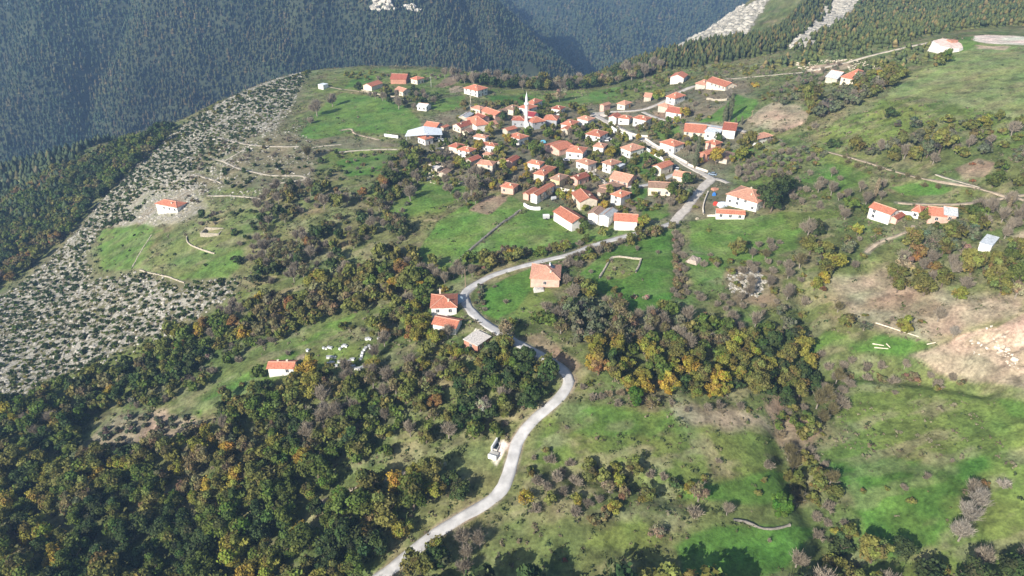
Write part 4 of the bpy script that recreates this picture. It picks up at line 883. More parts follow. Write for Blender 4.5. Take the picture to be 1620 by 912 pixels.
# stone ruin: four broken walls as one thing
rp = castpx(336, 369)
ru = empty('stone_ruin', tuple(rp), R(-6)); tag(ru, 'roofless rectangular tan stone ruin in the left meadow', 'ruin')
for (a_, b_, c_, d_) in ((-5,5,-3,-2.4),(-5,5,2.4,3),(-5,-4.4,-2.4,2.4),(4.4,5,-2.4,2.4)):
    m = MB(); m.box(a_, b_, c_, d_, -1, 1.7 if c_ > 0 else 1.2); m.build('wall', M_stone, ru)
PADS.append((rp[0], rp[1], 6))
# roadside fountain: back wall, trough, water, paved apron
f0 = castpx(779, 716); f1 = castpx(786.5, 699); dv = (f1-f0)[:2]; fl = float(np.linalg.norm(dv)); fa = math.atan2(dv[1], dv[0])
fc = (f0+f1)/2; fo = empty('roadside_fountain', (fc[0], fc[1], hz(fc[0], fc[1])), fa); tag(fo, 'long white roadside fountain with trough in a lay-by beside the winding road', 'fountain')
m = MB(); m.box(-fl/2-.3, fl/2+.3, -.1, .35, -1, 2.0); m.build('back_wall', M_white, fo)
m = MB(); m.box(-fl/2+.2, fl/2-.2, -1.5, -1.3, -.5, .8); m.box(-fl/2+.2, fl/2-.2, -1.3, -.1, -.5, .15); m.box(-fl/2+.2, -fl/2+.4, -1.3, -.1, .15, .8); m.box(fl/2-.4, fl/2-.2, -1.3, -.1, .15, .8); m.build('trough', M_conc, fo)
m = MB(); m.box(-fl/2+.4, fl/2-.4, -1.3, -.1, .4, .5); m.build('water', mat('trough_water', (.02,.04,.05), rough=.1, spec=.5), fo)
m = MB(); m.box(-fl/2-2.4, -fl/2-.3, -2.4, .35, -.8, .45); m.build('side_step', M_conc, fo)
m = MB(); m.box(-fl/2-2.7, -fl/2-2.4, -2.4, .35, -.8, .9); m.build('kerb', M_white, fo)
# felled pale poles in the meadow
for i, (a_, b_) in enumerate([((1385,512),(1453,534)),((1380,545),(1398,548)),((1383,551),(1405,553)),((1402,545),(1408,551)),((1466,546),(1480,543))]):
    pa, pb = castpx(*a_), castpx(*b_); m = MB(); mid = (pa+pb)/2
    m.tube(tuple(pa-mid+[0,0,.25]), tuple(pb-mid+[0,0,.25]), .22, .14, 7); o = m.build('pole', WALL['C']); o.location = tuple(mid)
    tag(o, ['longest pale pole lying across the right meadow','short pale pole, upper of the pair lying left in the meadow','short pale pole, lower of the pair lying left in the meadow','tiny pale pole lying crosswise beside the pair','pale pole lying next to the sandy landslip'][i], 'pole', 'poles lying in the right meadow')
# utility poles
def upole(b, h, label, m_=M_wood):
    p = castpx(*b); r = empty('utility_pole', tuple(p), R(30)); tag(r, label, 'utility pole', 'utility poles')
    m = MB(); m.tube((0,0,-.8), (0,0,h), .19, .12, 7); m.build('post', m_, r)
    m = MB(); m.box(-1.0,1.0,-.06,.06,h-.9,h-.75); m.build('crossarm', m_, r)
    for x_ in (-.85,0,.85): m = MB(); m.tube((x_,0,h-.75),(x_,0,h-.5),.05,.04,6); m.build('insulator', M_white, r)
upole((744.8,173.6), 10, 'pale concrete utility pole at the top of the village, tallest of the poles', M_plast)
upole((682.2,138), 8, 'utility pole beside the road to the ridge hamlet', M_conc)
upole((736.5,455), 8.5, 'brown utility pole just behind the road bend')
upole((1072.5,316), 8, 'utility pole on the slope below the lane end')
upole((697,478), 6.5, 'utility pole beside the twin gabled house')
upole((971,322), 6, 'thin pole between the square hip roofed house and its yard', M_metal)
upole((1189,186), 4.5, 'short pole by the poplars and the ploughed plot')
upole((613/3+540,540/3), 6, 'utility pole on the left edge of the village', M_conc)
# beehives and white blocks scattered by the cottage
hv = []
HP = [(512,552),(516,553),(520,551),(524,552),(538,553.5),(542,549.5),(545,548.5),(548,549.5),(519,567),(523,566),(526,566),(530,567),(519,576.5),(524,575.5),(527,575.5),(536,574),(539,574),(542,574),(545,574),(549,574),(552,573),(556,570.5),(559,570),(532,580.5),(570,570),(572,567.5),(572.5,564),(574,559),(577,555),(579,552),(584,549),(586,552),(557,581),(560,582),(563,585),(566,585),(568,585),(573,582.5),(580,538),(583,537),(586,538),(487,556),(599,537),(552,587)]
bm_ = MB(); bm_.box(-.42,.42,-.36,.36,0,.62); HB = bm_.build('box', M_white, link=False)
bm_ = MB(); bm_.box(-.48,.48,-.42,.42,.62,.74); HL_ = bm_.build('lid', M_metal, link=False)
hive_rows = {}
for i, (u_, v_) in enumerate(HP):
    p = castpx(u_, v_)
    r = empty('beehive', tuple(p), random.uniform(-.5, .5)); s_ = random.uniform(.9, 1.3); r.scale = (s_, s_, s_)
    where = 'in the upper left row' if v_ < 556 and u_ < 550 else 'in the middle left row' if u_ < 531 and v_ < 570 else 'in the shaded lower left row' if u_ < 533 else 'in the central row' if u_ < 562 and v_ < 577 else 'in the slanting right hand row' if u_ < 588 and 546 < v_ < 571 else 'in the lower right cluster' if v_ > 577 else 'in the farthest cluster uphill'
    hive_rows.setdefault(where, []).append((u_, r))
    child('box', HB, r); child('lid', HL_, r)
def nth(k, n):
    if n == 1: return ''
    return 'leftmost' if k == 0 else 'rightmost' if k == n-1 else '%d%s from left' % (k+1, {1: 'st', 2: 'nd', 3: 'rd'}.get((k+1) % 10 if (k+1) % 100 not in (11, 12, 13) else 0, 'th'))
for where, rs in hive_rows.items():
    rs.sort(key=lambda t: t[0])
    for k_, (u_, r) in enumerate(rs): tag(r, ' '.join(('white beehive, '+nth(k_, len(rs))+' '+where+', right of the yellow tree').split()), 'beehive', 'white beehives right of the cottage')
# parked vehicles
def car(uv, ang, col, label, nm='parked_car', van=False):
    p = castpx(*uv); r = empty(nm, (p[0], p[1], p[2]+.05), R(ang)); tag(r, label, 'van' if van else 'car', 'parked cars')
    cm = mat('car_paint', col, rough=.35, spec=.5, var=.02)
    L, W_ = 4.2, 1.7; prof = [(-2.1,.35),(-2.1,.85),(-1.3,.95),(1.5,.98),(2.1,.8),(2.1,.35)] if not van else [(-2.2,.4),(-2.2,1.1),(-1.7,1.2),(2.2,1.25),(2.2,.4)]
    m = MB(); n = len(prof); m.add([(a, -W_/2, b) for a, b in prof]+[(a, W_/2, b) for a, b in prof], [tuple(range(n)), tuple(range(2*n-1, n-1, -1))]+[(i, n+i, n+(i+1) % n, (i+1) % n) for i in range(n)]); m.build('body', cm, r)
    cab = [(-1.2,.95),(-.6,1.45),(1.0,1.45),(1.6,.97)] if not van else [(-1.7,1.2),(-1.2,2.0),(2.1,2.0),(2.15,1.22)]
    m = MB(); n = 4; m.add([(a, -W_/2+.1, b) for a, b in cab]+[(a, W_/2-.1, b) for a, b in cab], [tuple(range(n)), tuple(range(2*n-1, n-1, -1))]+[(i, n+i, n+(i+1) % n, (i+1) % n) for i in range(n)]); cb = m.build('windows', M_glass, r)
    m = MB(); m.box(cab[1][0]-.02, cab[2][0]+.02, -W_/2+.08, W_/2-.08, cab[1][1], cab[1][1]+.05); m.build('car_roof', cm, r)
    for x_ in (-1.3, 1.35):
        for y_ in (-.8, .8): m = MB(); m.tube((x_, y_-.11, .32), (x_, y_+.11, .32), .32, .32, 10); m.build('wheel', M_dark, r)
    PADS.append((p[0], p[1], 2.5))
car((699,224), 20, (.75,.77,.78), 'white car parked right of the wide white canopy')
car((693,222), 25, (.70,.72,.74), 'silver car parked against the small house under the canopy')
car((962,221.5), -20, (.78,.78,.78), 'white car beside the large balcony house, nearer the retaining wall')
car((957,224), -15, (.80,.80,.80), 'white van beside the large balcony house, nearer the house', 'parked_van', True)
car((1127,277.5), -25, (.25,.33,.42), 'blue grey car at the street junction', 'parked_car')
car((1068,266), 60, (.10,.11,.12), 'dark car beside the cream gable house on the street')
car((1071,270), 70, (.70,.70,.70), 'white car beside the dark car on the street')
car((1010,203), -30, (.8,.8,.8), 'white car in the garden below the lone orange hip roof')
car((895,255), 10, (.75,.76,.78), 'white car in the yard left of the faded orange roof house')
# tractor, tank, trailers, tarps
p = castpx(875.8, 317.5); r = empty('water_tank', tuple(p), R(20)); tag(r, 'silver cylindrical water tank on a stand in the green field', 'water tank')
m = MB(); m.tube((-1.1,0,1.3),(1.1,0,1.3),.9,.9,14); m.build('tank', M_metal, r); m = MB(); m.box(-.9,-.7,-.6,.6,-.3,.8); m.box(.7,.9,-.6,.6,-.3,.8); m.build('stand', M_dark, r)
p = castpx(864, 346.5); r = empty('feed_trailer', tuple(p), R(5)); tag(r, 'small grey box trailer standing alone in the green field', 'trailer')
m = MB(); m.box(-1.5,1.5,-1,1,.5,1.9); m.build('body', M_metal, r); m = MB(); m.box(-1.55,1.55,-1.05,1.05,1.9,2.0); m.build('cover', M_white, r)
for y_ in (-1.1, 1.1): m = MB(); m.tube((0,y_-.1,.4),(0,y_+.1,.4),.4,.4,10); m.build('wheel', M_dark, r)
def tarp(uv, s, m_, label, nm='tarpaulin', h=1.6):
    p = castpx(*uv); r_ = np.random.default_rng(int(uv[0])); bm = MB(); n = 7; vs = []
    for j in range(n):
        for i in range(n):
            a_, b_ = i/(n-1)*2-1, j/(n-1)*2-1; e = max(abs(a_), abs(b_)); vs.append((a_*s, b_*s*.8, -.3 if e > .99 else h*(1-e*.5)+r_.random()*.3))
    bm.add(vs, [(j*n+i, j*n+i+1, (j+1)*n+i+1, (j+1)*n+i) for j in range(n-1) for i in range(n-1)])
    o = bm.build(nm, m_); o.location = tuple(p); o.rotation_euler = (0, 0, r_.random()); tag(o, label, 'tarpaulin')
tarp((1143,325), 2.6, mat('pale_tarp', (.55,.60,.68)), 'pale blue white tarpaulin heap beside the low stable drive')
tarp((1132,324), 1.2, mat('red_tarp', (.60,.06,.04)), 'small bright red covered heap left of the pale tarpaulin')
tarp((859.5,226), 1.8, M_teal, 'turquoise tarpaulin left of the broad pink barn')
tarp((1129.5,309.5), .9, mat('blue_barrel', (.05,.20,.55)), 'small blue heap between the junction and the red heap')
tarp((1052,291), .9, M_teal, 'small blue cover behind the pale lane house')
tarp((722,477), 3.0, mat('blue_grey_sheet', (.30,.38,.45)), 'blue grey sheet covered lean to behind the twin gabled house', h=2.4)
tarp((1131,300), 2.0, WALL['B'], 'reddish brick heap beside the drive below the junction', h=.8)
tarp((1098,412), 3.2, mat('wood_heap', (.40,.33,.27), scale=3, var=.4), 'heap of cut logs beside the hedge in the meadow', h=1.1)
tarp((853,459), 2.4, M_conc, 'pale scrap heap in front of the nearest solar roofed house', h=.9)
tarp((1103,347/1+0), 0.9, M_stone, 'small stone heap at the foot of the street', h=.7)
# ---------------------------------------------------------------- trees and bushes
LEAF = {  # colour name -> albedo
 'dark green': (.068,.100,.034), 'green': (.118,.158,.036), 'bright green': (.095,.19,.030), 'olive green': (.175,.180,.050), 'sage green': (.150,.165,.095),
 'yellow green': (.25,.245,.050), 'yellow': (.36,.28,.05), 'orange brown': (.26,.165,.06), 'rust red': (.22,.11,.06), 'olive brown': (.20,.175,.085),
 'grey brown': (.31,.265,.20), 'pale grey': (.40,.36,.30), 'tan': (.32,.26,.165)}
LM = {k: mat('leaf_'+k.replace(' ', '_') if k not in ('grey brown','pale grey') else 'twig_'+k.replace(' ', '_'), c, attr='tint', scale=.5, var=.10, objvar=.16, transl=.32, rough=.8, spec=.15) for k, c in LEAF.items()}
M_fol = mat('mixed_foliage', (1,1,1), attr='tint', scale=.5, var=.10, transl=.32, rough=.8, spec=.15)
M_bark = mat('bark', (.16,.125,.095), scale=2, var=.25); M_pbark = mat('pale_bark', (.27,.235,.195), scale=2, var=.2)
def nrm(a): return a/(np.linalg.norm(a, axis=-1, keepdims=True)+1e-9)
def quads(P, N, s, r, asp=1.0):
    """a small leaf-clump quad at each P facing N"""
    t = nrm(np.cross(N, r.normal(size=N.shape))); b = np.cross(N, t); s = s[:, None]
    k = .55+.45*r.random((4, len(P), 1))
    V = np.stack([P+t*s*k[0]+b*s*k[0]*.6, P-t*s*k[1]*.5+b*s*k[1], P-t*s*k[2]-b*s*k[2]*.5, P+t*s*.6*k[3]-b*s*k[3]], 1)
    return V
def crown_leafy(R, Hc, zc, nl, n, leaf, r, flat=1.0, top=1.0):
    """lobes in an ellipsoid of half width R and half height Hc centred at zc"""
    L = nrm(r.normal(size=(nl, 3)))*(.30+.58*r.random((nl, 1))); L[:, 2] = L[:, 2]*flat; sq = .80+.40*r.random(3)
    rad = (.22+.30*r.random(nl))*top; lt = .80+.40*r.random(nl)
    i = r.integers(0, nl, n); u = nrm(r.normal(size=(n, 3))); u[:, 2] = np.where(u[:, 2] < -.35, -u[:, 2]*.6, u[:, 2]); u = nrm(u)
    rr = rad[i]*(.66+.40*r.random(n)**.6)*np.where(r.random(n) < .10, 1.35, 1)
    P = (L[i]*sq+u*rr[:, None])*np.array([R, R, Hc])+np.array([0, 0, zc])
    N = nrm(u+r.normal(size=(n, 3))*.55)
    V = quads(P, N, leaf*(.6+.8*r.random(n)), r)
    hue = 1+.10*r.normal(size=(nl, 3)); T = lt[i][:, None]*hue[i]*(.72+.56*r.random((n, 1)))
    T = np.repeat(T, 4, 0)
    return V.reshape(-1, 3), T
def crown_bare(R, H, n, w, r, z0=.25):
    """fans of thin twigs rising from a few limbs"""
    nl = 9; ang = r.random(nl)*6.28; el = .5+r.random(nl)*.9; ends = np.stack([np.cos(ang)*np.cos(el)*R*.8, np.sin(ang)*np.cos(el)*R*.8, z0*H+np.sin(el)*H*.62], 1)
    i = r.integers(0, nl, n); t = .30+.70*r.random(n); base = np.array([0, 0, z0*H])+(ends[i]-np.array([0, 0, z0*H]))*t[:, None]+r.normal(size=(n, 3))*R*.10
    d = nrm(nrm(ends[i]-np.array([0, 0, z0*H]))+r.normal(size=(n, 3))*.55+np.array([0, 0, .35])); ln = (.22+.30*r.random(n))*R
    tip = base+d*ln[:, None]; s = nrm(np.cross(d, r.normal(size=d.shape)))*w*(.6+.8*r.random((n, 1)))
    V = np.stack([base-s, base+s, tip+s*.35, tip-s*.35], 1)
    T = np.repeat((.75+.5*r.random((n, 1)))*np.ones((n, 3)), 4, 0)
    return V.reshape(-1, 3), T
def crown_poplar(R, H, n, leaf, r):
    z = r.random(n)**.85; a = r.random(n)*6.28; prof = np.sin(np.clip(z*.92+.08, 0, 1)*math.pi)**.6; rr = R*prof*(.45+.55*r.random(n)**.5)
    P = np.stack([np.cos(a)*rr, np.sin(a)*rr, H*(.10+.9*z)], 1); N = nrm(np.stack([np.cos(a), np.sin(a), .5+0*a], 1)+r.normal(size=(n, 3))*.5)
    V = quads(P, N, leaf*(.6+.8*r.random(n)), r); T = np.repeat((.7+.6*r.random((n, 1)))*np.ones((n, 3)), 4, 0)
    return V.reshape(-1, 3), T
def trunk_np(R, H, r, limbs=5, th=.035, bare=False):
    m = MB(); t0 = H*th; bend = r.normal(size=2)*H*.03
    m.tube((0,0,-.6), (bend[0],bend[1],H*.38), t0*1.25, t0*.8, 7, False); m.tube((bend[0],bend[1],H*.38), (bend[0]*1.6,bend[1]*1.6,H*.78), t0*.8, t0*.2, 6, False)
    for q in range(limbs):
        a = q*6.28/limbs+r.random(); z0 = H*(.24+.22*r.random()); e = (math.cos(a)*R*.62, math.sin(a)*R*.62, z0+H*(.22+.2*r.random()))
        m.tube((bend[0]*z0/H/.38,bend[1]*z0/H/.38,z0), e, t0*.5, t0*.14, 5, False)
        if bare:
            for k in range(3):
                b = a+r.normal()*.6; m.tube(e, (e[0]+math.cos(b)*R*.35, e[1]+math.sin(b)*R*.35, e[2]+H*(.08+.15*r.random())), t0*.16, t0*.05, 4, False)
    return m
FAM = {}
def fam(name, R, H, gen, nv, trunk, bare=False, limbs=5):
    hi, lo, tk = [], [], []
    for q in range(nv):
        r = np.random.default_rng(hash((len(FAM), q)) % 99991)
        st = r.bit_generator.state; V, T = gen(r, 1.0, 1.0)
        n = len(V)//4; hi.append(mesh_np(name+'_crown', V, [np.arange(n*4).reshape(n, 4)], [LM['green']], link=False, col=T))
        r.bit_generator.state = st; V, T = gen(r, .42, 1.5); lo.append((V, T))
        if trunk: tk.append(trunk_np(R, H, r, limbs, bare=bare).build(name+'_trunk', [M_pbark if bare else M_bark], link=False))
    FAM[name] = (R, H, hi, lo, tk)
fam('big', 4.0, 8.2, lambda r, k, s: crown_leafy(4.0, 3.7, 4.7, 19, int(2300*k), .36*s, r, top=.95), 7, True)
fam('med', 2.6, 5.4, lambda r, k, s: crown_leafy(2.6, 2.5, 3.0, 13, int(1150*k), .33*s, r), 7, True)
fam('bush', 1.4, 2.1, lambda r, k, s: crown_leafy(1.4, 1.05, .95, 9, int(340*k), .30*s, r), 6, True, limbs=3)
fam('juniper', .9, 1.2, lambda r, k, s: crown_leafy(.9, .65, .5, 5, int(150*k), .26*s, r), 5, False)
fam('bare', 3.0, 6.0, lambda r, k, s: crown_bare(3.0, 6.0, int(1700*k), .060*s, r), 5, True, bare=True, limbs=7)
fam('barebush', 1.7, 2.4, lambda r, k, s: crown_bare(1.7, 2.4, int(760*k), .055*s, r, .08), 5, True, bare=True, limbs=4)
fam('sparse', 3.0, 6.2, lambda r, k, s: tuple(np.concatenate(a) for a in zip(crown_leafy(3.0, 2.8, 3.6, 11, int(620*k), .30*s, r), crown_bare(3.0, 6.0, int(350*k), .045*s, r))), 5, True, bare=True, limbs=6)
fam('poplar', 1.3, 13., lambda r, k, s: crown_poplar(1.3, 13., int(1100*k), .30*s, r), 3, True, limbs=4)
fam('pine', 3.0, 8.0, lambda r, k, s: crown_leafy(3.0, 3.9, 4.3, 26, int(2600*k), .30*s, r, top=.62), 4, True)

PL = []; GRID = {}
def too_close(x, y, r):
    cx, cy = int(x//12), int(y//12)
    for i in (-1, 0, 1):
        for j in (-1, 0, 1):
            for (a, b, c) in GRID.get((cx+i, cy+j), ()):
                if (a-x)**2+(b-y)**2 < (c+r)**2: return True
    return False
RP = np.concatenate([np.column_stack([P[:, :2], np.full(len(P), w/2)]) for _, w, P, _ in road_lines])
RG = {}
for a, b, c in RP: RG.setdefault((int(a//8), int(b//8)), []).append((a, b, c))
def on_road(x, y, m):
    cx, cy = int(x//8), int(y//8)
    return any((a-x)**2+(b-y)**2 < (c+m)**2 for i in (-1, 0, 1) for j in (-1, 0, 1) for a, b, c in RG.get((cx+i, cy+j), ()))
def in_house(x, y, m):
    for h in HOUSES:
        dx, dy = x-h[0], y-h[1]
        if abs(dx)+abs(dy) < 40:
            if abs(dx*h[6][0]+dy*h[6][1]) < h[8]+m and abs(dx*h[7][0]+dy*h[7][1]) < h[9]+m: return True
    return any((x-a)**2+(y-b)**2 < (c+m*.6)**2 for a, b, c in PADS)
KIND = {'big': 'broadleaf_tree', 'med': 'broadleaf_tree', 'bush': 'shrub', 'juniper': 'juniper_bush', 'bare': 'bare_tree', 'barebush': 'bare_shrub', 'sparse': 'thin_leaved_tree', 'poplar': 'poplar_tree', 'pine': 'pine_tree'}
AUT = ('yellow', 'orange brown', 'rust red', 'yellow green', 'tan')
def put(f, c, x, y, d, zone, keep=.42, hand=False, hs=1.0, margin=.6):
    if not hand:
        if on_road(x, y, d*.30+.6) or in_house(x, y, d*.32): return False
        if too_close(x, y, d*keep): return False
    GRID.setdefault((int(x//12), int(y//12)), []).append((x, y, d*keep*.9))
    kd = KIND[f]
    if f in ('big', 'med') and c in AUT: kd = 'autumn_tree'
    if 'grove' in zone: kd = 'olive_tree'
    PL.append([kd, f, c, x, y, d, zone, hs]); return True
def tree(u, v, dpx, f, c, zone='', hs=1.0):
    """a tree whose crown centre is seen at picture position u,v, dpx picture pixels wide"""
    p = castpx(u, v)
    for _ in range(3):
        dep = project(p)[2]; d = dpx*dep/F; Rf, Hf = FAM[f][:2]; Hh = Hf*hs*d/(2*Rf)
        q = castpx(u, v, Hh*.55)
        if q is None: return
        p = q
    x, y = p[0], p[1]
    for h in HOUSES:      # step off a footprint
        dx, dy = x-h[0], y-h[1]; a, b = dx*h[6][0]+dy*h[6][1], dx*h[7][0]+dy*h[7][1]
        if abs(a) < h[8]+.5 and abs(b) < h[9]+.5:
            if h[8]-abs(a) < h[9]-abs(b): s = (h[8]+.9-abs(a))*(1 if a > 0 else -1); x += h[6][0]*s; y += h[6][1]*s
            else: s = (h[9]+.9-abs(b))*(1 if b > 0 else -1); x += h[7][0]*s; y += h[7][1]*s
    put(f, c, x, y, d, zone, hand=True, hs=hs)
def mix(**k): return k
def zone_fill(poly, sp, mixl, zone, seed, dens=1.0, keep=.42, clump=None):
    """mixl: list of (weight, family, colour, dmin, dmax)"""
    P = poly_world(poly); r = np.random.default_rng(seed); x0, y0 = P.min(0); x1, y1 = P.max(0)
    A, B = np.meshgrid(np.arange(x0, x1, sp), np.arange(y0, y1, sp)); A = (A+(r.random(A.shape)-.5)*sp).ravel(); B = (B+(r.random(B.shape)-.5)*sp).ravel()
    k = (poly_sd(A, B, P) > 0) & (r.random(len(A)) < dens)
    if clump: k &= fbm(A, B, clump[0], 3, seed) > clump[1]
    A, B = A[k], B[k]; w = np.array([m[0] for m in mixl], float); w /= w.sum()
    o = r.permutation(len(A)); hn = fbm(A, B, 30, 2, seed+7)
    tr_ = hn+r.normal(size=len(A))*.13; tr_ = np.argsort(np.argsort(tr_))/max(1, len(A))   # neighbours tend to be alike
    for i in o:
        t = tr_[i]; m = mixl[int(np.searchsorted(np.cumsum(w), t))]
        put(m[1], m[2], A[i], B[i], m[3]+(m[4]-m[3])*r.random(), zone, keep, hs=.85+.35*r.random())
Z_LL, Z_LB, Z_SC, Z_HW, Z_RW, Z_RT = 'in the dense wood at the lower left', 'in the wooded band below the rocky slope', 'on the scrubby slope left of the village', 'in the wood below the two road bend houses', 'in the autumn wood right of the winding road', 'in the wood below the right hand farm'
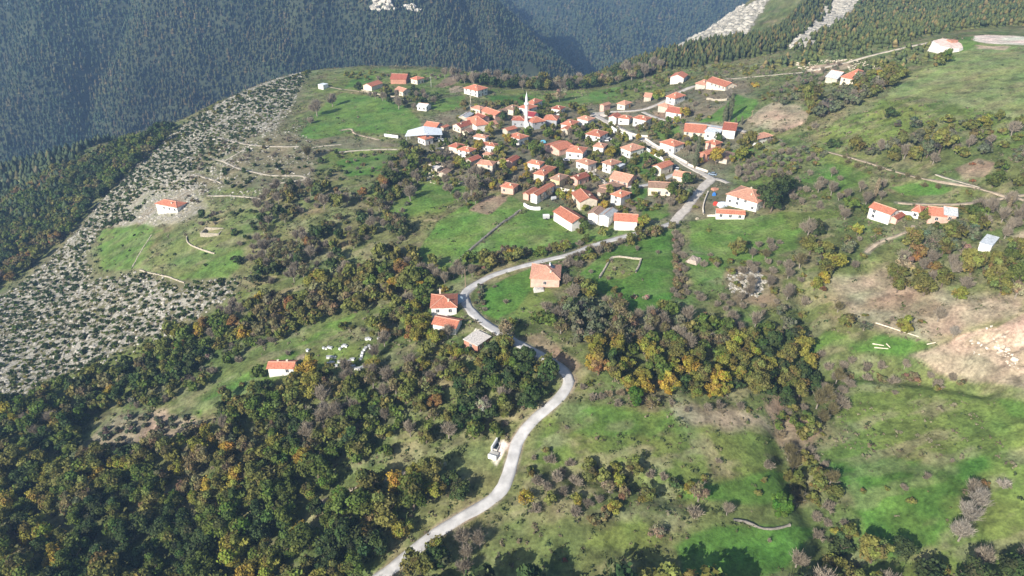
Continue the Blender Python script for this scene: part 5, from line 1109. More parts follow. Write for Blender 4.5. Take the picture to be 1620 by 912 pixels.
# hand placed ones first
HT = [
 (798,522,32,'sparse','tan','beside the road next to the flat roofed brick building',1.1),(812,508,18,'bush','olive green','between the road bend and the bright green field'),
 (1005,627,32,'pine','bright green','alone at the lower edge of the autumn wood',.8),(1238,798,40,'pine','bright green','alone beside the lower gully',1.0),
 (505,440,36,'med','yellow green','standing pale among bare scrub on the left slope',.9),(640,443,40,'med','olive green','at the left end of the diagonal fields'),
 (486,585,36,'big','yellow','right beside the lone cottage',1.1),(490,612,42,'big','yellow green','just below the lone cottage'),(417,612,28,'big','dark green','left below the lone cottage'),(408,590,24,'med','green','just left of the lone cottage'),
 (1211,306,44,'big','dark green','right against the large white house above the meadow'),(1233,296,40,'big','dark green','second from the large white house above the meadow'),(1222,318,34,'big','dark green','in front of the pair beside the large white house'),(1252,290,24,'med','dark green','farthest right of the clump beside the large white house'),
 (1283,150,30,'big','olive green','tall and alone above the ploughed plot',1.35),(1284,168,26,'big','olive green','low beside the tall one above the ploughed plot'),
 (1157,168,9,'poplar','sage green','taller of the pair on the bright green plot',1.0),(1148,180,8,'poplar','sage green','shorter of the pair on the bright green plot',.8),(1164,192,4,'poplar','sage green','tiny one below the pair',.8),(1174,190,4,'poplar','sage green','tiny one on the plot edge',.8),
 (1105,232,8,'poplar','sage green','in front of the long red roofed house'),(1101,250,8,'poplar','sage green','beside the brick pink gable house',.8),
 (1469,368,8,'poplar','sage green','tall and pale below the right hand farm',.9),(1388,296,7,'poplar','tan','behind the white two storey farmhouse'),(1598,322,6,'poplar','tan','at the far right above the wood',.9),
 (1135,246,26,'big','yellow','brightest yellow one beside the brick pink gable house'),(1085,177,18,'med','yellow','beside the low white fronted stable'),(1042,149,20,'med','yellow green','on the upper lane beside the ruinous house'),
 (1158,250,16,'bush','yellow green','right of the roofless shed'),(1171,243,22,'med','yellow green','on the slope right of the roofless shed'),(1186,218,24,'big','olive green','below the tall white dark roofed house'),(1178,226,20,'med','olive green','lower of two below the tall white dark roofed house'),
 (1018,350,22,'big','yellow green','right beside the mono colour roofed barn'),(1010,362,16,'bush','olive green','in front of the mono colour roofed barn'),(924,356,20,'med','green','at the gable of the diagonal barn'),(917,365,13,'bush','olive green','low at the gable of the diagonal barn'),
 (893,389,20,'sparse','yellow green','above the hidden stretch of road'),(882,391,10,'bush','yellow','bright yellow beside the hidden stretch of road'),(807,400,16,'med','yellow','small golden one at the foot of the diagonal fields'),(957,324,16,'med','yellow','behind the grey roofed barn'),(940,402,9,'bush','yellow','small at the end of the road hedge'),
 (757,229,20,'med','yellow','below the brownish roofed left cluster house'),(749,236,14,'bush','olive green','below the brownish roofed left cluster house'),(774,204,20,'med','yellow green','below the wing of the largest left house'),(795,184,15,'med','dark green','above the village square'),(789,240,18,'med','yellow green','beside the wide white house'),
 (803,220,14,'med','yellow','at the village square'),(812,226,15,'med','green','below the square'),(797,214,8,'bush','yellow','tiny bright yellow at the square'),(838,208,18,'med','green','at the foot of the minaret'),(867,212,18,'med','green','below the mosque'),(860,200,13,'bush','olive green','right of the mosque'),
 (846,236,26,'big','green','in the yard left of the broad pink barn'),(911,203,15,'med','olive green','between the two tier house and the upper street'),(918,214,18,'med','green','left of the large balcony house'),(934,228,15,'med','olive green','below the balcony house'),(905,168,16,'big','olive green','pale crowned, above the mosque',1.1),(920,177,17,'big','yellow green','golden crowned, above the mosque'),
 (963,241,18,'med','yellow','right of the small faded roof house'),(972,236,14,'med','green','right of the golden one by the faded roof house'),(882,258,16,'med','green','right of the long cream house'),(877,266,12,'bush','green','right of the long cream house'),(940,232,12,'bush','green','left of the small faded roof house'),
 (726,255,18,'med','yellow green','at the lower left village edge'),(735,261,16,'med','green','at the lower left village edge'),(717,262,14,'bush','olive green','at the lower left village edge'),(662,240,20,'med','olive green','below the solar roofed white house',1),(655,252,22,'med','green','on the slope below the wide canopy'),
 (745,292,34,'bare','grey brown','largest bare one on the lower left village edge'),(752,312,20,'sparse','olive brown','above the ploughed strip'),(649,305,26,'bare','grey brown','on the slope left of the village'),(779,295,14,'med','yellow','beside the pink hip roofed house'),(789,296,13,'bare','grey brown','beside the pink hip roofed house'),
 (797,262,17,'med','yellow green','right of the tall cream house'),(804,272,14,'med','green','below the pink dark gabled house'),(799,277,14,'bush','olive green','below the tall cream house'),(822,252,11,'bush','green','right of the pink dark gabled house'),(858,312,14,'bare','pale grey','along the long gabled house'),(866,304,16,'bare','grey brown','behind the long gabled house'),
 (1068,298,30,'big','green','right of the pale lane house'),(1089,283,22,'big','dark green','at the street below the low faded house'),(1077,310,24,'med','olive green','between the lane and the street'),(1092,302,18,'med','sage green','closest to the lower street'),(1060,318,20,'barebush','grey brown','on the slope below the lane house'),
 (1008,393,11,'bare','grey brown','left of three on the top of the orchard field',.8),(1041,399,9,'bare','grey brown','rightmost on the orchard field',.8),(976,386,9,'bare','grey brown','top left of the orchard field',.8),(935,430,10,'bare','grey brown','at the left edge of the orchard field',.8),(962,440,10,'bare','tan','inside the field pen',.8),(938,452,16,'bush','olive green','at the left edge of the orchard field'),
 (972,459,13,'med','olive green','at the lower part of the orchard field'),(1003,468,10,'bush','tan','small tan one, left, in the low orchard field'),(1023,470,12,'bush','tan','small tan one, right, in the low orchard field'),(1050,484,22,'med','olive green','at the lower right corner of the orchard field'),(992,482,10,'bare','grey brown','at the foot of the orchard field',.8),
 (1167,391,28,'big','olive green','alone on the right hand meadow'),(1192,400,18,'bare','grey brown','right of the lone meadow tree'),(1212,402,18,'bare','olive brown','right of the lone meadow tree'),(1281,360,32,'bare','grey brown','at the right end of the meadow'),(1293,362,28,'big','dark green','at the right end of the meadow'),
 (1284,386,34,'big','olive green','upper one of the row right of the meadow'),(1302,393,32,'big','olive green','upper right of the row right of the meadow'),(1322,412,34,'big','yellow green','middle of the row right of the meadow'),(1308,424,28,'big','olive green','lower middle of the row right of the meadow'),(1306,438,18,'med','yellow','bright yellow one in the row right of the meadow'),(1290,450,20,'med','yellow green','lowest of the row right of the meadow'),(1303,457,11,'med','rust red','small red one at the foot of the row'),(1268,412,26,'bare','olive brown','left of the row right of the meadow'),(1248,420,22,'bare','grey brown','left of the row right of the meadow'),
 (1358,364,18,'med','yellow green','below the track right of the meadow'),(1342,391,24,'big','sage green','below the track right of the meadow'),(1347,322,24,'med','green','left of the farm beside the track'),(1372,330,18,'med','green','directly left of the farmhouse'),(1338,338,20,'bare','grey brown','left of the farm'),(1437,344,12,'bush','yellow green','below the farm terrace'),
 (1468,338,22,'big','olive green','in front of the gap between the farm houses'),(1483,358,16,'med','green','below the long pink house'),(1420,430,30,'big','olive green','alone on the brown slope, upper'),(1423,450,28,'big','olive green','alone on the brown slope, lower'),(1466,452,34,'big','olive green','right of the pair on the brown slope'),(1516,465,22,'med','yellow green','on the bare brown slope'),
 (1337,505,24,'med','olive green','beside the small vegetable plot'),(1327,486,18,'bare','olive brown','above the small vegetable plot'),(1430,514,28,'med','yellow green','pale trunked, beside the longest fallen pole'),(1412,504,13,'barebush','grey brown','left of the pale trunked tree'),(1510,525,20,'bare','pale grey','white stemmed at the landslip edge'),(1487,498,24,'bare','grey brown','leaning on the red soil above the landslip'),(1368,515,18,'sparse','sage green','beside the lower meadow wall'),
 (690,862,34,'big','yellow green','alone at the right side of the road at the bottom'),(832,786,32,'sparse','yellow','on the bank right of the road',.8),(870,790,24,'med','olive green','on the bank right of the road'),
 (1541,772,34,'bare','grey brown','top of the bare row at the lower right'),(1550,792,44,'bare','pale grey','second of the bare row at the lower right'),(1537,815,46,'bare','pale grey','third of the bare row at the lower right'),(1523,840,42,'bare','pale grey','fourth of the bare row at the lower right'),(1558,765,14,'med','orange brown','at the top of the bare row'),(1590,765,26,'barebush','pale grey','right of the bare row top'),
 (1152,806,24,'bare','grey brown','above the curved stone wall'),(1100,812,34,'barebush','grey brown','left of the curved stone wall'),(1313,800,28,'barebush','grey brown','in the gully near the lone green pine'),(1296,845,26,'barebush','grey brown','in the gully below the lone green pine'),(1322,838,16,'bush','yellow green','yellowish, in the lower gully'),(1493,900,24,'med','yellow green','at the bottom edge on the right'),
 (1040,842,28,'sparse','tan','at the left of the lower green field',.7),(893,886,10,'bush','rust red','tiny red one on the shaded bottom field'),(963,771,26,'sparse','tan','among the scrub below the pale meadow',.8),(987,758,16,'med','green','in the scrub below the pale meadow'),(1068,765,20,'med','dark green','right of the scrub below the pale meadow'),(912,790,20,'med','yellow green','lower of the scrub below the pale meadow'),
 (1137,728,14,'barebush','grey brown','on the meadow left of the gully'),(1215,735,26,'barebush','grey brown','left of the gully on the meadow'),(1430,770,16,'barebush','grey brown','on the lower right meadow'),(1467,752,18,'barebush','grey brown','upper one on the lower right meadow'),(1300,560,18,'barebush','grey brown','at the head of the gully'),
 (1497,88,22,'big','green','in front of the white concrete platform'),(1488,96,18,'med','olive green','left of the white concrete platform'),(1448,195,22,'big','sage green','on the dry grass upper right',.8),(1410,178,18,'med','dark green','beside the red soil scars'),(1420,196,14,'bush','sage green','beside the red soil scars'),
 (1318,226,18,'med','dark green','round and dark at the track start'),(1358,229,24,'big','olive green','right of the round dark one'),(1492,222,38,'big','olive green','largest on the upper right slope'),(1470,235,28,'big','sage green','left below the largest upper right one'),(1450,245,26,'big','olive green','second left of the largest upper right one'),(1417,232,24,'big','sage green','middle of the upper right slope'),(1560,190,20,'med','yellow green','alone on the upper right meadow'),(1549,196,10,'bush','bright green','small bright one on the upper right meadow'),
 (1575,282,28,'big','green','round at the far right below the red plot'),(1588,262,20,'med','green','round at the far right beside the red plot'),(1612,285,22,'med','olive green','at the right picture edge'),(1539,258,8,'bush','rust red','tiny red one on the red plot'),(1539,284,8,'bush','rust red','tiny red one below the red plot'),
 (1240,160,14,'med','sage green','grey green pair above the ploughed plot'),(1256,152,14,'med','sage green','grey green pair above the ploughed plot'),(1195,133,12,'bush','yellow','small yellow one above the green plot'),(1153,148,18,'bare','pale grey','at the end of the pink terrace'),
 (903,130,16,'big','olive green','on the far village rim'),(885,150,20,'sparse','tan','above the village centre, left'),(868,155,16,'med','olive green','above the village centre'),(735,165,16,'med','olive green','at the top village lane'),(1022,152,12,'med','olive brown','behind the upper lane'),
 (668,160,16,'med','dark green','right of the ridge hamlet'),(655,145,16,'med','dark green','in the ridge hamlet'),(610,143,16,'med','olive green','in the ridge hamlet'),(605,152,14,'bare','grey brown','below the ridge hamlet'),(630,162,20,'bare','grey brown','above the large green field'),(566,136,13,'med','dark green','round at the left of the ridge hamlet'),(500,170,26,'bare','grey brown','left edge of the large green field'),(525,158,20,'bare','grey brown','upper left of the large green field'),(490,190,16,'barebush','grey brown','left edge of the large green field'),
 (486,240,22,'bare','olive brown','beside the pale footpath'),(612,320/1.2+5,18,'med','dark green','alone on the left grass slope'),(437,334,24,'med','dark green','above the bare ochre patch'),(620,255,14,'med','dark green','alone below the pale footpath'),
 (765,640,30,'sparse','pale grey','white stemmed in the wood left of the road'),(797,568,26,'big','yellow green','bright beside the road below the brick building'),(640,502,26,'big','olive green','above the twin gabled house left'),(668,515,26,'big','yellow green','directly left of the white barn at the bend'),(655,500,20,'med','green','left of the twin gabled house'),(702,458,12,'med','yellow','behind the twin gabled house'),(702,555,24,'med','olive green','below the white barn at the bend'),(742,556,22,'bush','green','below the brick building'),
]
q_ = castpx(766, 732); PADS.append((q_[0], q_[1], 8))
for h_ in HT: tree(*h_)
for u_, v_, r_ in ((1240,826,8),(1562,402,6),(1232,812,5),(450,596,4)):
    q_ = castpx(u_, v_); PADS.append((q_[0], q_[1], r_))
DG, GR, OG, SG, YG, YE, OB, RR, OBR, GB, PG, TN = 'dark green','green','olive green','sage green','yellow green','yellow','orange brown','rust red','olive brown','grey brown','pale grey','tan'
# olive grove in rows
GP = poly_world([(135,700),(190,662),(262,652),(325,667),(318,686),(240,704),(155,735)]); ga = R(28)
for i in range(-12, 13):
    for j in range(-14, 15):
        c_ = GP.mean(0); x_ = c_[0]+i*4.6*math.cos(ga)-j*4.4*math.sin(ga)+rng.normal()*.4; y_ = c_[1]+i*4.6*math.sin(ga)+j*4.4*math.cos(ga)+rng.normal()*.4
        if poly_sd(np.array([x_]), np.array([y_]), GP)[0] > .5 and rng.random() < .88: put('bush', 'sage green', x_, y_, 2.9+rng.random()*1.5, 'in the terraced olive grove at the left', .3)
zone_fill([(-60,740),(120,742),(200,722),(265,716),(330,692),(385,715),(430,705),(490,745),(560,760),(640,752),(700,752),(770,762),(772,782),(735,803),(688,832),(640,868),(590,905),(560,980),(-60,980)], 3.5,
 [(2,'big',DG,5.7,9.5),(3,'big',GR,5.7,10.6),(4,'big',OG,5.7,11.3),(2,'big',YG,5.1,10.1),(1,'big',OBR,5.1,9.5),(.5,'big',YE,5.1,8.4),(.3,'big',OBR,5.1,8.4)], Z_LL, 11, keep=0.3)
zone_fill([(-60,650),(60,632),(150,602),(240,572),(310,558),(330,572),(300,600),(220,625),(140,652),(125,700),(120,742),(-60,742)], 3.2,
 [(3,'med',DG,4.8,7.2),(3,'med',GR,4.8,7.8),(1,'med',OBR,4.8,7.2),(2,'med',OG,4.8,7.8),(.5,'med',YE,4.8,6.6),(.7,'bare',GB,4.8,6.6)], Z_LL, 12, keep=0.31)
zone_fill([(210,575),(330,508),(345,490),(420,478),(480,482),(540,462),(600,432),(640,418),(690,440),(740,415),(750,440),(700,455),(640,470),(560,497),(520,508),(430,530),(380,548),(240,600)], 3.4,
 [(2,'med',OBR,5.4,7.8),(3,'med',OG,5.4,8.4),(1,'med',YE,4.8,7.2),(2,'med',GR,5.4,7.8),(.5,'big',OB,4.8,7.2),(1.4,'bare',GB,4.8,7.2)], Z_LB, 13, keep=0.32)
zone_fill([(380,300),(480,292),(560,280),(640,285),(660,300),(640,345),(655,400),(640,430),(560,445),(480,475),(400,480),(385,430),(400,390),(420,350)], 3.8,
 [(3,'bare',GB,4.6,7.5),(2,'sparse',OBR,4.6,6.9),(2,'med',OG,4,6.3),(2,'med',DG,4,6.9),(2,'barebush',GB,3.4,5.2),(1,'bush',SG,2.9,4.6),(.4,'med',OB,3.4,5.8)], Z_SC, 14, keep=0.36, clump=(26,.40))
zone_fill([(560,430),(640,400),(655,410),(700,432),(640,470),(570,480),(520,500),(500,480)], 3.4, [(3,'med',OG,4.8,8.4),(2,'med',OBR,4.8,7.2),(1,'bare',GB,4.8,7.2),(.5,'med',OB,4.8,6)], Z_SC, 15, keep=0.33)
zone_fill([(585,530),(620,492),(668,478),(682,520),(735,548),(760,555),(800,545),(852,572),(890,600),(880,622),(845,655),(805,690),(780,692),(700,700),(640,705),(600,735),(500,745),(430,705),(400,640),(420,612),(500,600),(590,585)], 3.3,
 [(2,'med',DG,4.6,7.5),(3,'med',GR,4.6,7.5),(3,'med',OG,5.2,8),(1.3,'sparse',OBR,4.6,6.9),(1.8,'bare',GB,4.6,7.5),(1.2,'big',YG,5.2,7.5),(.3,'med',OB,4.6,5.8)], Z_HW, 16, keep=0.33, clump=(30,.26))
zone_fill([(595,560),(600,590),(640,600),(660,650),(560,700),(500,740),(470,700),(500,640),(560,610)], 3, [(3,'barebush',GB,3.3,5.5),(1,'bare',PG,4.4,6.6),(1,'bush',OG,3.3,4.4)], Z_HW, 17, keep=0.33)
zone_fill([(845,510),(880,480),(900,455),(940,465),(1000,500),(1060,490),(1100,505),(1180,515),(1240,510),(1262,530),(1230,545),(1100,560),(1000,560),(900,552)], 3.6,
 [(2.4,'med',SG,4.2,6.6),(2,'sparse',OBR,4.8,7.2),(2.5,'bare',GB,4.2,7.2),(2,'med',GR,4.8,7.2),(1,'med',OG,4.8,7.2)], Z_RW, 18, keep=0.34, clump=(26,.30))
zone_fill([(935,555),(1000,555),(1100,558),(1230,540),(1265,535),(1292,560),(1300,600),(1285,625),(1230,640),(1150,636),(1040,628),(970,618),(930,590)], 3.3,
 [(2,'med',DG,4.6,6.9),(3,'big',OG,5.8,8.6),(3,'big',YG,5.2,8),(.5,'big',YE,5.2,7.5),(.35,'med',OB,4.6,6.9),(1,'med',GR,4.6,7.5)], Z_RW, 19, keep=0.3)
zone_fill([(900,600),(960,612),(1100,640),(1200,642),(1210,655),(1100,655),(980,645),(910,640),(890,650)], 3.2, [(3,'barebush',GB,2.8,5),(1,'sparse',OBR,4.4,5.5),(1,'bush',OG,2.2,4.4),(.7,'barebush',TN,3.3,4.4)], Z_RW, 20, keep=0.36)
zone_fill([(1410,405),(1450,385),(1500,372),(1545,372),(1570,398),(1640,400),(1640,470),(1600,475),(1530,462),(1480,462),(1430,470)], 3.6,
 [(1.4,'big',SG,6,8.4),(3,'big',OG,6,9.6),(2.2,'big',GR,6,9.6),(1,'sparse',TN,6,8.4),(1,'med',OB,4.8,7.2),(1.2,'bare',GB,4.8,7.2)], Z_RT, 21, keep=0.32)
zone_fill([(1520,325),(1640,318),(1640,365),(1590,380),(1545,370),(1530,350)], 3.8, [(3,'bare',GB,4.8,8.4),(1,'med',GR,4.8,6),(1,'bush',OG,3.6,4.8)], 'between the farm and the right picture edge', 22, keep=0.34)
zone_fill([(1275,205),(1300,190),(1345,172),(1400,150),(1438,118),(1410,112),(1360,135),(1330,150),(1300,180)], 3.6, [(3,'med',SG,5.4,8.4),(3,'med',OG,5.4,8.4),(1,'bare',GB,4.8,7.2),(.5,'med',YE,4.8,6),(1,'med',GR,4.8,7.2)], 'in the hedge below the upper right lone house', 23, keep=0.32)
zone_fill([(1170,262),(1220,245),(1290,232),(1312,242),(1280,262),(1230,285),(1180,290),(1150,280)], 3.6, [(3,'barebush',GB,3.3,5.5),(1,'bush',OG,3.3,4.4),(1,'bush',SG,3.3,4.4)], 'on the knoll right of the village', 24, keep=0.36)
zone_fill([(1190,270),(1300,262),(1330,285),(1310,315),(1260,320),(1200,300)], 7, [(3,'barebush',GB,3,5),(1,'bush',OG,3,4),(1,'bare',GB,4,5)], 'on the knoll right of the village', 25, keep=.5)
zone_fill([(1300,238),(1370,258),(1450,285),(1550,303),(1545,312),(1440,296),(1360,272),(1300,250)], 6, [(3,'barebush',OBR,2.5,4.5),(1,'bush',OG,2,3.5)], 'along the track on the right', 26, keep=.5)
zone_fill([(1370,245),(1440,225),(1535,215),(1600,210),(1620,225),(1560,245),(1480,262),(1400,262)], 4.2, [(2,'med',SG,5.2,7.8),(2,'med',OG,5.2,7.8),(2,'bare',GB,5.2,7.8),(1,'bush',OG,3.9,5.2)], 'on the upper right slope', 27, keep=0.35)
zone_fill([(1100,250),(1060,130),(1180,100),(1240,115),(1160,128)], 9, [(3,'bush',OG,2.5,4),(2,'barebush',GB,3,4.5)], 'above the upper terrace', 28)
zone_fill([(1200,150),(1290,120),(1330,130),(1400,125),(1380,140),(1300,150),(1270,160),(1200,165)], 6, [(3,'bush',OG,3,4.5),(2,'bush',SG,3,4.5),(2,'barebush',GB,3,5)], 'above the ploughed plot', 29)
# hedges
zone_fill([(1064,372),(1076,368),(1082,420),(1088,470),(1064,476),(1066,430)], 2, [(3,'barebush',GB,2.9,4.6),(1,'bush',OBR,2.8,3.9)], 'in the upright hedge between the orchard field and the meadow', 30, keep=0.28)
zone_fill([(740,418),(800,398),(860,396),(930,382),(990,366),(1050,350),(1066,345),(1070,357),(1010,376),(940,396),(870,412),(800,425),(745,445)], 2.6, [(2,'bush',OBR,3.6,5.4),(2,'med',OG,4.2,6),(2,'barebush',GB,3.6,6),(1.4,'bush',GR,3.6,5.4),(.5,'barebush',TN,3.6,4.8)], 'in the roadside hedge below the village', 31, keep=0.3)
zone_fill([(890,430),(920,425),(960,398),(985,385),(940,402),(905,408),(880,416),(884,450),(905,455)], 2.8, [(3,'barebush',GB,3.6,6),(1,'bush',OG,3.6,4.8)], 'in the thicket behind the solar roofed house', 32, keep=0.32)
zone_fill([(745,460),(762,450),(768,500),(790,512),(790,520),(765,505),(750,485)], 3.0, [(2,'bush',SG,2.5,4),(1,'barebush',GB,2.5,3.5)], 'on the inner side of the road bend', 33, keep=.4)
zone_fill([(1225,640),(1290,590),(1345,600),(1335,650),(1290,680),(1300,730),(1335,790),(1345,880),(1290,900),(1262,830),(1255,760),(1235,700)], 3.4, [(3,'barebush',GB,3.4,5.8),(2,'bare',OBR,4.6,6.9),(1.4,'med',OG,4,6.3),(1,'bush',GR,3.4,4.6),(.6,'barebush',TN,3.4,5.2)], 'along the lower gully', 34, keep=0.31, clump=(22,.20))
zone_fill([(1300,570),(1400,575),(1520,598),(1540,612),(1430,608),(1310,606)], 3, [(3,'barebush',GB,3.4,5.2),(1,'bush',OBR,2.9,4.6),(1,'bare',GB,3.4,5.8)], 'in the gully below the landslip', 35, keep=0.32)
zone_fill([(832,745),(870,720),(910,740),(980,740),(1060,760),(1120,770),(1130,800),(1060,795),(990,800),(960,835),(900,815),(860,815),(820,800)], 3.5, [(3,'barebush',GB,3.4,5.8),(1.6,'med',OG,4,6.3),(1.2,'bush',OBR,3.4,5.2),(1,'sparse',TN,4.6,6.3),(1,'med',YG,3.4,5.2)], 'in the scrub strip below the pale meadow', 36, keep=0.35, clump=(20,.36))
zone_fill([(850,700),(860,680),(872,700),(860,745),(838,760),(835,730)], 3.4, [(2,'bush',OG,2.5,4),(1,'bush',YG,2.5,3.5),(2,'barebush',GB,2.5,3.5)], 'on the bank right of the road', 37, keep=.42)
zone_fill([(540,930),(620,905),(690,850),(760,820),(735,850),(770,870),(740,912),(700,960),(560,990)], 4.4, [(2,'big',OG,6.5,9.1),(2,'bare',GB,5.2,7.8),(2,'med',DG,5.2,7.8)], 'at the bottom edge beside the road', 38, keep=0.34, dens=.8)
zone_fill([(1240,905),(1300,870),(1420,878),(1500,890),(1620,890),(1680,960),(1200,980)], 4, [(2,'big',DG,6.5,9.8),(2,'bare',GB,5.9,8.5),(2,'big',OG,6.5,9.1)], 'at the bottom edge on the right', 39, keep=0.34)
zone_fill([(690,948),(860,945),(1000,952),(1130,948),(1250,940),(1430,935),(1560,940),(1560,985),(690,985)], 6, [(2,'big',DG,10,13.5),(2,'big',OG,10,13)], 'below the picture', 40, keep=.36, dens=.85)
# slope edge woods
zone_fill([(-80,345),(-20,330),(130,258),(210,228),(275,203),(262,225),(215,268),(165,312),(100,380),(20,445),(-80,495)], 4.2, [(3,'med',DG,5.4,8.4),(3,'med',GR,5.4,8.4),(1.4,'med',OG,5.4,8.4),(1,'med',OBR,4.8,7.2),(.4,'med',OB,4.8,7.2)], 'on the falling edge of the rocky slope', 41, keep=0.32)
zone_fill([(240,225),(330,172),(430,134),(495,112),(485,118),(420,142),(340,188),(270,235)], 4.5, [(3,'juniper',DG,2,3.6),(1,'bush',OG,2,3.5)], 'on the rocky crest', 42)
zone_fill([(690,122),(760,128),(840,134),(930,132),(1000,112),(1050,105),(1040,118),(960,138),(880,145),(800,142),(720,135)], 4.6, [(3,'bare',GB,6,9.6),(2,'med',DG,6,9),(1,'big',OG,6,9.6),(1,'sparse',TN,6,8.4)], 'along the far rim behind the village', 43, keep=0.33)
zone_fill([(950,148),(1030,125),(1080,115),(1100,125),(1040,140),(980,155)], 6, [(3,'bush',GR,3,4.5),(2,'barebush',GB,3,5),(1,'med',OG,4,5)], 'behind the upper lane', 44)
zone_fill([(530,118),(600,114),(700,122),(720,128),(640,128),(560,128)], 7, [(3,'bush',OG,2.5,4),(2,'barebush',GB,3,5)], 'on the ridge above the hamlet', 45)
zone_fill([(575,150),(660,150),(700,150),(690,175),(640,175),(600,165)], 7, [(3,'bare',GB,4,6),(2,'med',OG,4,5.5),(1,'med',DG,3,5)], 'between the ridge hamlet and the large green field', 46)
# village gardens
zone_fill([(655,250),(700,232),(740,215),(720,190),(760,168),(830,158),(900,170),(960,178),(1000,195),(1080,185),(1130,225),(1180,240),(1110,262),(1080,290),(1060,330),(990,350),(900,330),(800,300),(700,300),(660,275)], 4.6,
 [(3,'bush',OG,2.5,4.2),(2,'med',GR,3.2,5),(.8,'barebush',GB,2.5,4.5),(2,'med',OG,3.2,5.2),(1,'med',OBR,3.5,5),(1,'med',YG,3,4.5),(.5,'med',YE,3,4.2),(.5,'bare',GB,3.5,5)], 'in the village gardens', 47, keep=.45, dens=.85, clump=(14,.36))
zone_fill([(640,232),(700,240),(740,270),(800,300),(740,330),(690,300),(640,300),(600,275)], 3.8, [(2,'barebush',GB,2.9,5.2),(2,'bare',GB,4.6,6.9),(2,'bush',OG,2.9,4.6),(1,'med',GR,3.4,5.8)], 'on the slope just below the left village edge', 48, keep=0.35, clump=(18,.42))
zone_fill([(1120,400),(1250,380),(1280,440),(1270,510),(1180,500),(1090,490),(1100,440)], 4.6, [(3,'barebush',GB,2.8,5.5),(1,'bush',OG,2.8,4.4),(1,'bare',GB,3.9,5.5)], 'around the rubble patch', 49, keep=0.38, clump=(20,.38))
zone_fill([(1340,340),(1400,365),(1390,400),(1300,470),(1260,530),(1240,560),(1230,480),(1320,400)], 6, [(3,'bush',OG,2.8,4.4),(2,'barebush',GB,2.8,5),(1,'med',SG,3.3,5.5)], 'on the slope right of the meadow', 50, keep=0.4)
zone_fill([(300,345),(420,320),(440,380),(390,470),(370,400)], 7.5, [(3,'bush',DG,2.5,4.5),(2,'barebush',GB,2.5,4.5),(1,'med',DG,3.5,5)], 'beside the stone ruin meadow', 51)
zone_fill([(330,225),(480,220),(640,245),(600,290),(480,290),(300,330),(290,300)], 8, [(3,'bush',DG,2,3.6),(3,'barebush',GB,2.5,4),(1,'bush',OBR,2,3.6)], 'among the pale footpaths', 52)
zone_fill([(340,640),(430,580),(520,515),(560,500),(540,530),(440,600),(360,660),(340,700)], 6, [(3,'bush',OG,2.2,4),(2,'barebush',GB,2.5,4)], 'on the grassy strip above the lower left wood', 53, dens=.6)
zone_fill([(330,640),(400,620),(430,640),(430,700),(385,712),(335,690)], 3.5, [(3,'med',GR,4.6,7.5),(2,'med',OG,4.6,6.9),(1,'bare',GB,4.6,6.9)], Z_LL, 54, keep=0.32, dens=.8)
# rocky slope junipers
zone_fill([(495,112),(430,132),(350,168),(300,198),(255,232),(205,275),(160,325),(95,398),(20,458),(-60,510),(-60,650),(0,632),(110,600),(180,574),(240,550),(300,512),(335,488),(385,465),(372,440),(292,452),(220,434),(148,445),(138,402),(163,362),(212,350),(240,310),(300,300),(340,260),(400,215),(455,170)], 3.15,
 [(5,'juniper',DG,1.4,3.0),(2,'juniper',GR,1.2,2.4),(1,'juniper',OG,1.0,2.2),(.5,'juniper',SG,1.2,2.4),(.5,'bush',DG,2,3.4)], 'on the rocky slope', 60, keep=.40, clump=(14,.30))
zone_fill([(150,440),(150,380),(230,360),(300,390),(380,400),(370,440)], 9, [(3,'juniper',DG,1.2,2.2)], 'on the left meadow', 61, dens=.5)
# sparse scrub everywhere else on rough ground
zone_fill([(0,560),(1620,560),(1620,905),(0,905)], 11, [(2,'bush',OG,1.5,2.8),(3,'barebush',GB,1.6,3)], 'on the lower slopes', 62, clump=(30,.50), dens=.45)
zone_fill([(500,240),(1620,200),(1620,560),(400,560)], 12, [(2,'bush',OG,1.6,3),(3,'barebush',GB,1.8,3.4)], 'on the open slopes around the village', 63, clump=(30,.52), dens=.45)

zone_fill([(930,398),(1000,381),(1066,357),(1069,366),(1005,391),(945,407),(912,420),(880,424),(905,407)], 2.6, [(2,'med',OG,3.4,4.8),(2,'med',OBR,3.4,4.6),(2,'barebush',GB,3.2,4.8),(1,'med',GR,3.4,4.6)], 'in the roadside hedge below the village', 71, keep=.28)
zone_fill([(150,650),(250,610),(330,560),(430,532),(520,506),(500,520),(400,562),(330,612),(230,655)], 4.0, [(3,'med',OG,3,5),(2,'med',GR,3,5.5),(2,'barebush',GB,3,4.5),(1,'bush',SG,2.5,4)], Z_LB, 72, keep=.34, clump=(20,.40))
zone_fill([(350,655),(400,620),(480,610),(500,640),(480,690),(440,705),(400,690)], 3.8, [(2,'med',DG,4,6.5),(2,'bush',SG,3,4.5),(1,'pine',GR,4,6),(1,'bare',GB,4,6)], Z_LL, 73, keep=.34, clump=(16,.34))
zone_fill([(1100,255),(1200,250),(1290,262),(1300,232),(1200,225),(1215,210),(1300,205),(1290,195),(1240,215),(1190,232)], 4.5, [(2,'barebush',GB,3,5),(2,'bush',OG,2.5,4.5),(1,'med',OG,3.5,5)], 'on the knoll right of the village', 74, keep=.36)
zone_fill([(1040,108),(1150,104),(1240,116),(1330,96),(1330,118),(1240,130),(1150,118),(1080,112)], 5, [(3,'bush',OG,2.5,4),(2,'bush',SG,2.5,4),(2,'barebush',GB,2.5,4.5)], 'above the upper terrace', 75, keep=.38, clump=(22,.40))
